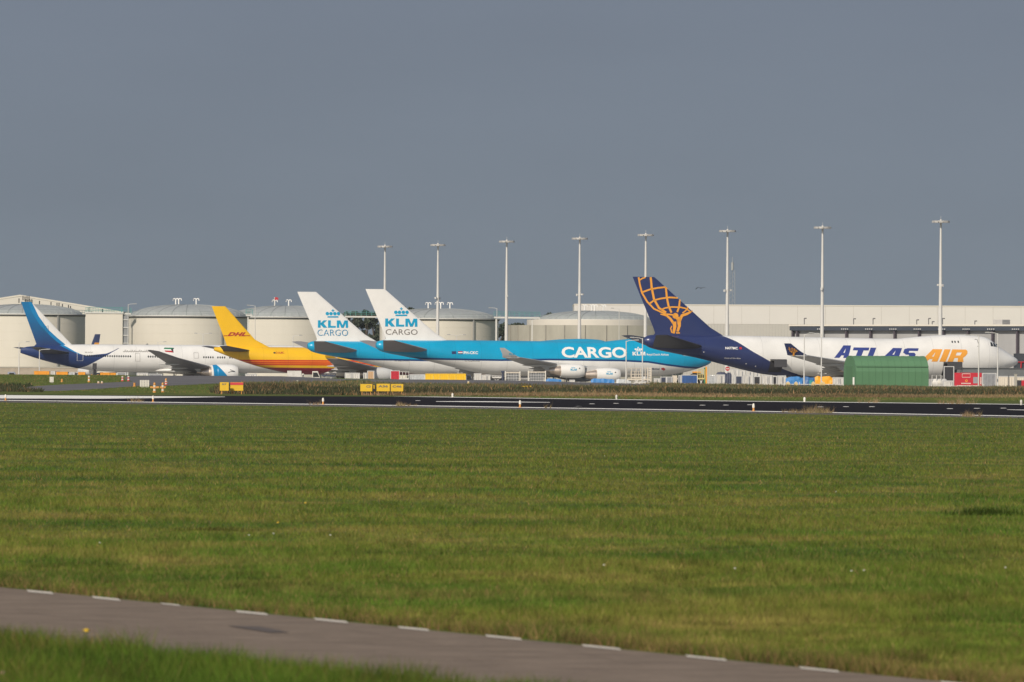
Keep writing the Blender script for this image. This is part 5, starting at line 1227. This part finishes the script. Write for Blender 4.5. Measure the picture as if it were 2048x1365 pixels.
loc, w, h = frame(44, 67, 752, 1600); loc = (loc[0], 1600, 0); o = thing('glass_shelter', 'small teal glass shelter at the left', 'shelter', loc)
MB().box(-w / 2, w / 2, 0, .08, .3, h - .1).build('glass_panel', mat('teal_glass', (.06, .14, .17), .25), o); MB().box(-w / 2 - .05, -w / 2 + .05, -.05, .9, 0, h).box(w / 2 - .05, w / 2 + .05, -.05, .9, 0, h).box(-w / 2 - .1, w / 2 + .1, -.1, 1, h, h + .1).build('frame', m_steel, o)
# under the yellow airplane
Y = 1905
car(575, 611, 742, Y, 'white truck with box under the crimson belly, left one', m_wht, 'box_truck', 'truck', m_whtbox); car(625, 643, 743, Y, 'small white van under the crimson belly, right of the truck', m_wht)
def loader(px0, px1, yt, Y, label, m, hfrac=.55):
    loc, w, h = frame(px0, px1, yt, Y); o = thing('cargo_loader', label, 'loader', loc, 0, 'cargo loaders and platforms'); zp = h * hfrac
    MB().box(-w / 2, w / 2, -1.4, 1.4, .35, .75).build('chassis', m, o); wheels(o, (-w / 2 + .6, 0, w / 2 - .6), (-1.2, 1.2), .33)
    s_ = MB(); n = 2 if w > 5 else 1
    for k in range(n):
        x0, x1 = -w / 2 + w * k / n + .3, -w / 2 + w * (k + 1) / n - .3
        for y in (-1.1, 1.1): s_.tube([(x0, y, .75), (x1, y, zp)], .1, 6).tube([(x1, y, .75), (x0, y, zp)], .1, 6)
    s_.build('scissor_lift', m_steel, o); MB().box(-w / 2, w / 2, -1.5, 1.5, zp, zp + .25).build('platform', m, o)
    r_ = MB(); n = max(3, int(w / .8))
    for y in (-1.45, 1.45):
        for k in range(n + 1): x = -w / 2 + w * k / n; r_.tube([(x, y, zp + .2), (x, y, h)], .045, 5)
        for z in (h, (h + zp) / 2): r_.tube([(-w / 2, y, z), (w / 2, y, z)], .045, 5)
    r_.build('guard_rail', m, o); return o
loader(644, 671, 748, Y, 'dark low loader under the yellow airplane', m_darkbox, .8); container(690, 720, 746, Y, 'white and yellow striped crates right of the yellow airplane belly', m_whtbox, 3)
container(735, 749, 742, Y, 'brownish orange crate before the grey engine', mat('crate_tan', (.55, .36, .20), .6), 1); container(727, 734, 746, Y, 'small bright white box left of the tan crate', m_wht, 1)
container(781, 800, 741.5, Y, 'red container under the rear light blue airplane', m_redbox, 2); loader(799, 818, 744, Y, 'white railed platform right of the red container', m_whtbox, .5); container(818, 850, 749, Y, 'long low white load left of the yellow containers', m_clear, 3)
Y = 1850
for i, (a, b) in enumerate(((851, 867), (867.5, 880), (880.5, 898), (898.5, 912), (912.5, 932))):
    container(a, b, 747.8, Y, ['leftmost', 'second from left', 'middle', 'second from right', 'rightmost'][i] + ' of the five yellow containers', m_ylwbox, 1 + (i % 2), 'row of yellow containers')
car(933, 947, 750, Y, 'dark blue low tug right of the yellow containers', m_darkbox, 'baggage_tug', 'tug'); container(948, 963, 747, Y, 'white covered load left of the low crates', m_whtbox, 1); container(963.5, 981, 750, Y, 'lower pale crates beside the covered load', m_whtbox, 2); loader(985, 1003, 752, Y, 'flat low dolly left of the blue pillar', m_whtbox, .8)
loc, w, h = frame(1004, 1008, 742, 1860); o = thing('stand_column', 'dark blue column left of the mesh cages', 'column', loc); MB().tube([(0, 0, 0), (0, 0, h - .3)], .2, 10).build('column', m_darkbox, o, True); MB().box(-.35, .35, -.3, .3, h - .35, h).build('head', m_darkbox, o)
def cage(px0, px1, yt, Y, label):
    loc, w, h = frame(px0, px1, yt, Y); o = thing('mesh_cage', label, 'cage', loc, 0, 'grey mesh cages on dollies'); d = 2
    for x in (-w / 2, w / 2):
        for y in (-d / 2, d / 2): MB().box(x - .1, x + .1, y - .1, y + .1, 0, h).build('post', m_wht, o)
    MB().box(-w / 2, w / 2, -d / 2, d / 2, .2, .4).build('deck', m_dark, o); MB().prism([(-w / 2, h - .35), (w / 2, h - .35), (w / 2, h - .15), (-w / 2, h - .15)], -d / 2 - .05, d / 2).build('top_rail', m_beige, o)
    MB().box(-w / 2 + .3, w / 2 - .3, -d / 2 + .3, d / 2 - .3, .4, h - .45).build('load', mat('cage_load', (.22, .23, .24), .7, var=.3, scale=2), o)
    g = MB(); n = int(w / .3)
    for k in range(1, n): x = -w / 2 + w * k / n; g.box(x - .03, x + .03, -d / 2 - .03, -d / 2 + .03, .4, h - .35)
    for k in range(1, 5): z = .4 + (h - .75) * k / 5; g.box(-w / 2 + .1, w / 2 - .1, -d / 2 - .035, -d / 2 + .035, z - .03, z + .03)
    g.build('mesh', m_lgrey, o)
cage(1011, 1040, 743, 1850, 'left grey mesh cage in front of the light blue airplane'); cage(1057, 1091, 742, 1850, 'right grey mesh cage in front of the light blue airplane')
def tarp(px0, px1, yt, Y, label, m, grp='tarpaulin covered loads', low=.4):
    loc, w, h = frame(px0, px1, yt, Y); o = thing('covered_load', label, 'covered load', loc, 0, grp); rr = random.Random(int(px0)); vs = []; fs = []
    n = max(6, int(w / .5)); K = 9
    for i in range(n + 1):
        t = i / n; e = min(1, min(t, 1 - t) * 7 + .55); top = h * (1 - .10 * rr.random()) * (.75 + .25 * e)
        for k in range(K): a = math.pi * k / (K - 1); vs.append((-w / 2 + w * t, -1.3 * math.cos(a) * (.9 + .1 * rr.random()), low + (top - low) * min(1, math.sin(a) * 1.5)))
    for i in range(n):
        for k in range(K - 1): fs.append((i * K + k, i * K + k + 1, (i + 1) * K + k + 1, (i + 1) * K + k))
    fs += [tuple(range(K)), tuple(n * K + k for k in reversed(range(K)))]
    MB().add(vs, fs).build('tarpaulin', m, o); MB().box(-w / 2, w / 2, -1.2, 1.2, max(.1, low - .25), low).build('deck', m_dark, o); wheels(o, (-w / 2 + .5, w / 2 - .5), (-1.1, 1.1), .18)
    return o
tarp(1092, 1123, 757, 1860, 'low blue tarp left, under the rear engine of the front light blue airplane', m_tarpb); tarp(1182, 1229, 757, 1860, 'low blue tarp right, under the front engine', m_tarpb); container(1139, 1150, 760, 1860, 'small white box between the low blue tarps', m_whtbox)
tarp(1233, 1262, 757, 1840, 'clear plastic wrapped load right of the low blue tarps', m_clear)
loader(1254, 1300, 737, 1800, 'large beige cargo loader with tall railings', m_beige, .42); loader(1262, 1285, 743, 1815, 'beige platform inside the large loader group', m_beige, .6)
loc, w, h = frame(1296, 1302, 735, 1795); o = thing('loader_mast', 'beige upright lift mast at the right end of the loader', 'lift mast', loc)
MB().box(-.4, -.2, -.2, .2, 0, h).box(.2, .4, -.2, .2, 0, h).build('rail', m_beige, o); q = MB()
for k in range(9): q.box(-.2, .2, -.1, .1, h * k / 9 + .2, h * k / 9 + .35)
q.build('rung', m_steel, o)
container(1308, 1320, 757, 1750, 'pale crates right of the beige loader', m_whtbox, 2); container(1321, 1333, 754, 1750, 'dark grey container under the light blue nose', m_darkbox, 1); container(1333, 1345, 754, 1750, 'grey container under the light blue nose', m_grybox, 1)
car(1345, 1357, 751.5, 1750, 'small white and brown truck under the light blue nose', m_whtbox, 'small_truck', 'truck', m_beige)
container(1357, 1362, 751, 1740, 'slim grey container left of the blue container', m_grybox); container(1362.5, 1395.5, 750, 1740, 'long blue container with white ribs', m_blubox, 5); container(1385, 1402, 743.5, 1790, 'orange load above the blue container', m_orgbox, 1, base=3.0)
loader(1396, 1409, 739, 1735, 'yellow and white tall loader right of the blue container', mat('loader_yellow', (.60, .50, .20), .5), .5); 
loc, w, h = frame(1408, 1414, 736, 1760); o = thing('stairs_truck', 'green and orange tall stairs unit right of the yellow loader', 'stairs', loc)
MB().box(-w / 2, 0, -.8, .8, .4, h).build('green_side', mat('unit_green', (.05, .22, .10), .5), o); MB().box(.005, w / 2, -.8, .8, .4, h + .2).build('orange_side', m_orgbox, o); wheels(o, (-.5, .5), (-.7, .7), .3)
container(1415, 1431, 752, 1735, 'grey plastic wrapped load left of the white containers', m_clear, 2); tarp(1420, 1432, 749, 1745, 'pale bagged load behind the grey wrapped one', m_clear)
for a in ((1433, 1449.5, 749.5, 'tall white container left of the navy cover', m_whtbox), (1464, 1470, 751, 'slim white container between two navy covers', m_whtbox), (1470.5, 1485, 752, 'dark navy front container between white ones', m_darkbox), (1489, 1505, 750.5, 'white container right of the navy fronted one', m_whtbox), (1507, 1521, 753, 'black container below the navy tail', m_dark), (1524, 1544, 750.5, 'wide white container below the navy fuselage', m_whtbox), (1545, 1554, 753, 'narrow black container right of the wide white one', m_dark), (1555, 1572, 751.5, 'white bundle left of the blue tarp', m_whtbox)):
    container(a[0], a[1], a[2], 1625, a[3], a[4], 1 if a[1] - a[0] < 15 else 2)
tarp(1449.5, 1463, 745, 1640, 'dark navy peaked cover between white containers', m_darkbox); tarp(1433, 1452, 741, 1675, 'dark navy slanted cover behind the white container', m_darkbox)
container(1456, 1477, 738.5, 1900, 'cream container with a red disc in the background', m_whtbox, 2, base=.6); p = at(1455, 738, 1895); o = thing('round_sign', 'red round sign left of the cream container', 'sign', (p.x, p.y, 0)); hz_ = p.z; MB().lathe([(.01, -.04), (.42, -.04), (.42, .04), (.01, .04)], (0, 0, hz_), 'Y', 20).build('disc', m_red, o); MB().box(-.3, .3, -.06, -.045, hz_ - .07, hz_ + .07).build('bar', m_wht, o); MB().tube([(0, .06, 0), (0, .06, hz_)], .06, 6).build('pole', m_steel, o)
for a, b, y_, l in ((1478, 1490, 741, 'cream striped crate behind the containers, left one'), (1492, 1506, 742, 'cream striped crate behind the containers, middle one'), (1508, 1520, 744, 'cream striped crate behind the containers, right one')): container(a, b, y_, 1890, l, m_whtbox, 2)
tarp(1572, 1604, 752.5, 1590, 'bright blue tarp, left half of the blue pair', m_tarpb, low=.9); tarp(1601, 1631, 753, 1594, 'darker blue tarp, right half of the blue pair', mat('blue_tarp_dark', (.03, .13, .33), .45, var=.2, scale=2), low=.9); tarp(1630, 1665, 751.5, 1588, 'orange tarp covered load left of the green hut', m_tarpo, low=1.0); tarp(1619, 1628, 760, 1584, 'small teal cover in front of the blue tarp', mat('teal_cover', (.02, .25, .26), .5))
container(1665, 1687, 755, 1600, 'low white load beside the green hut', m_whtbox, 2)
m_cone = mat('concrete_block_yellow', (.68, .52, .26), .7)
for a, l in (((1571.5, 1581), 'leftmost pale yellow block on the fence line'), ((1588, 1596.5), 'second pale yellow block on the fence line'), ((1622.5, 1632), 'third pale yellow block on the fence line'), ((1639, 1651), 'rightmost pale yellow block on the fence line')):
    loc, w, h = frame(a[0], a[1], 765, 1520); o = thing('barrier_block', l, 'barrier', loc, 0, 'pale yellow barrier blocks'); MB().prism([(-w / 2 - .05, 0), (w / 2 + .05, 0), (w / 2 - .02, h * .6), (w / 2 - .1, h), (-w / 2 + .1, h), (-w / 2 + .02, h * .6)], -.35, .35).build('block', m_cone, o); MB().box(-.1, .1, -.08, .08, h, h + .12).build('lifting_lug', m_steel, o)
# white rail fence
def fence(x0, x1, y0, y1, Y, label):
    a, b = at(x0, 700, Y), at(x1, 700, Y); w = b.x - a.x; o = thing('rail_fence', label, 'fence', (a.x, a.y, 0)); za, zb = zt(x0, y0, Y), zt(x1, y1, Y)
    q = MB()
    for f_ in (1.0, .62): q.tube([(0, 0, za * f_), (w, 0, zb * f_)], .06, 6)
    q.build('rail', m_wht, o); n = int(w / 2.2)
    for k in range(n + 1):
        t = k / n; z = za + (zb - za) * t; MB().box(w * t - .05, w * t + .05, -.05, .05, 0, z + (.35 if k % 7 == 3 else .08)).build('post', m_wht, o)
fence(1308, 1687, 768, 769.5, 1545, 'low white rail fence in front of the containers'); fence(1862, 1968, 772.5, 773, 1530, 'short white rail fence in front of the red container')
# right group
Y = 1575
def tanktrailer(px0, px1, yt, Y, label):
    loc, w, h = frame(px0, px1, yt, Y); o = thing('tank_trailer', label, 'trailer', loc, 0, 'white machinery right of the green hut')
    MB().lathe([(.01, -w / 2), (h * .22, -w / 2 + .05), (h * .27, -w / 2 + .25), (h * .27, w / 2 - .25), (h * .22, w / 2 - .05), (.01, w / 2)], (0, 0, h * .52), 'X', 20).build('tank', m_whtbox, o, True); MB().box(-w / 2, w / 2, -.7, .7, .35, .6).build('chassis', m_lgrey, o); wheels(o, (-w * .3, w * .3), (-.6, .6), .32)
    MB().tube([(-w / 2, -.6, .6), (-w / 2, -.6, h), (w * .1, -.6, h), (w * .1, -.6, .6)], .07, 6).tube([(-w * .2, -.6, .6), (-w * .2, -.6, h)], .07, 6).build('pipe_frame', m_steel, o)
tanktrailer(1864, 1894, 751, Y, 'white machinery trailer with pipe frame next to the green hut'); container(1886, 1912, 761.5, Y - 5, 'low white box in front of the red container', m_whtbox, 2)
container(1887, 1908, 733, 1632, 'dark loader platform under the open front cargo door', m_dark, 1, 'cargo loaders and platforms', nm='dark_platform', cat='loader')
p = at(1879, 767, 1572); o = thing('round_lamp', 'round white lamp on a stand among the machinery', 'lamp', (p.x, p.y, 0)); zz = zt(1879, 764.5, 1572); MB().lathe([(.01, -.15), (.3, -.12), (.34, 0), (.3, .1), (.01, .12)], (0, 0, zz), 'Y', 18).build('disc', m_wht, o, True); MB().tube([(0, 0, 0), (0, 0, zz - .3)], .05, 6).build('stand', m_steel, o)
o = container(1909, 1963, 746, 1560, 'red container with white oval frame and a small orange drop emblem', m_redbox, 1); w = frame(1909, 1963, 746, 1560)[1]; h = frame(1909, 1963, 746, 1560)[2]
for c in list(kids(o)):
    if c.name.startswith('door_panel') or c.name.startswith('frame'): bpy.data.objects.remove(c)
def onface(xa, ya): return (-w / 2 + w * (xa - 1909) / 54, h - (ya - 746) * 1560 / FPX)
def rd(polys, nm, m_): drape(poly_bm([[onface(*q) for q in pp] for pp in polys]), lambda x, z: 1.1, nm, m_, o, 9, .02)
rd(stroke([(1924, 748), (1940, 748), (1940, 755), (1924, 755), (1924, 748)], .9), 'white_frame', m_wht)
rd(stroke(disc(1932.5, 762, 2.0, 10) + [disc(1932.5, 762, 2.0, 10)[0]], 1.0), 'drop_emblem', mat('drop_orange', (.85, .42, .03), .5))
rd([[(1946, 754.5), (1955, 754.5), (1955, 767), (1946, 767)]], 'grey_panel', m_grybox)
bm = text_bm('BARREL', .03); X = [v.co.x for v in bm.verts]; Yv = [v.co.y for v in bm.verts]; (xa, za), (xb, zb2) = onface(1922.5, 766), onface(1941.5, 769)
bmesh.ops.delete(bm, geom=bm.verts[:], context='VERTS'); bm.free()
rd([[(1922.5 + 2.4 * k, 766.2), (1924.3 + 2.4 * k, 766.2), (1924.3 + 2.4 * k, 768.3), (1922.5 + 2.4 * k, 768.3)] for k in range(8)], 'white_lettering', m_wht)
rd([[(1960, 755 + 2.4 * k), (1962.6, 755 + 2.4 * k), (1962.6, 756.6 + 2.4 * k), (1960, 756.6 + 2.4 * k)] for k in range(6)], 'white_squares', m_wht)
rd(stroke([(1914, 771.5), (1961, 771.5)], .9), 'lower_white_line', m_wht)
container(1964, 1992.5, 746.5, 1558, 'plain grey ribbed container right of the red one', m_grybox, 3); container(1993.5, 2029, 752.5, 1555, 'cream container right of the grey one', mat('container_cream', (.66, .60, .50), .6, var=.08, scale=1), 2); container(2032, 2058, 753.5, 1556, 'cream container cut by the right edge', MATS['container_cream'], 1)
loc, w, h = frame(2029, 2034, 748.5, 1552); o = thing('concrete_pillar', 'pale pillar between the two cream containers', 'pillar', loc); MB().box(-.2, .2, -.2, .2, 0, h - .1).build('shaft', m_conc, o); MB().box(-.26, .26, -.26, .26, h - .1, h).build('cap', m_conc, o)
p = at(2041, 765, 1550); o = thing('parked_bin', 'dark and red bin at the right edge', 'bin', (p.x, p.y, 0)); zz = zt(2041, 761, 1550); MB().prism([(-.45, .1), (.1, .1), (.12, zz), (-.48, zz)], -.3, .3).build('dark_side', m_dark, o); MB().prism([(.13, .1), (.7, .1), (.75, zz), (.15, zz)], -.3, .3).build('red_side', m_redbox, o)

# ------------------------------------------------------------------ haze
hm = bpy.data.materials.new('haze'); hm.use_nodes = True; n = hm.node_tree; n.nodes.clear()
ho = n.nodes.new('ShaderNodeOutputMaterial'); hv_ = n.nodes.new('ShaderNodeVolumePrincipled'); hv_.inputs['Color'].default_value = (.80, .86, .95, 1); hv_.inputs['Density'].default_value = 2.2e-5; hv_.inputs['Anisotropy'].default_value = .0
n.links.new(hv_.outputs[0], ho.inputs['Volume'])
hb = MB().box(-1400, 1400, -150, 4200, -1.0, 60).build('haze', hm); tag(hb, kind='stuff')

# red pennant on the second tank's vent
q = at(549, 598, 2478); o = thing('pennant', 'small red pennant on a pole above the tank right of the yellow tail', 'flag', (q.x, q.y, 0)); zt_ = q.z
MB().tube([(0, 0, zt_ - 2.6), (0, 0, zt_ + .4)], .07, 6).build('pole', m_wht, o)
MB().add([(0, 0, zt_ + .3), (.5, .08, zt_ + .45), (1.0, 0, zt_ + .2), (.95, .02, zt_ - .3), (.5, -.06, zt_ - .25), (0, 0, zt_ - .45)], [(0, 1, 4, 5), (1, 2, 3, 4)]).build('cloth', m_red, o)
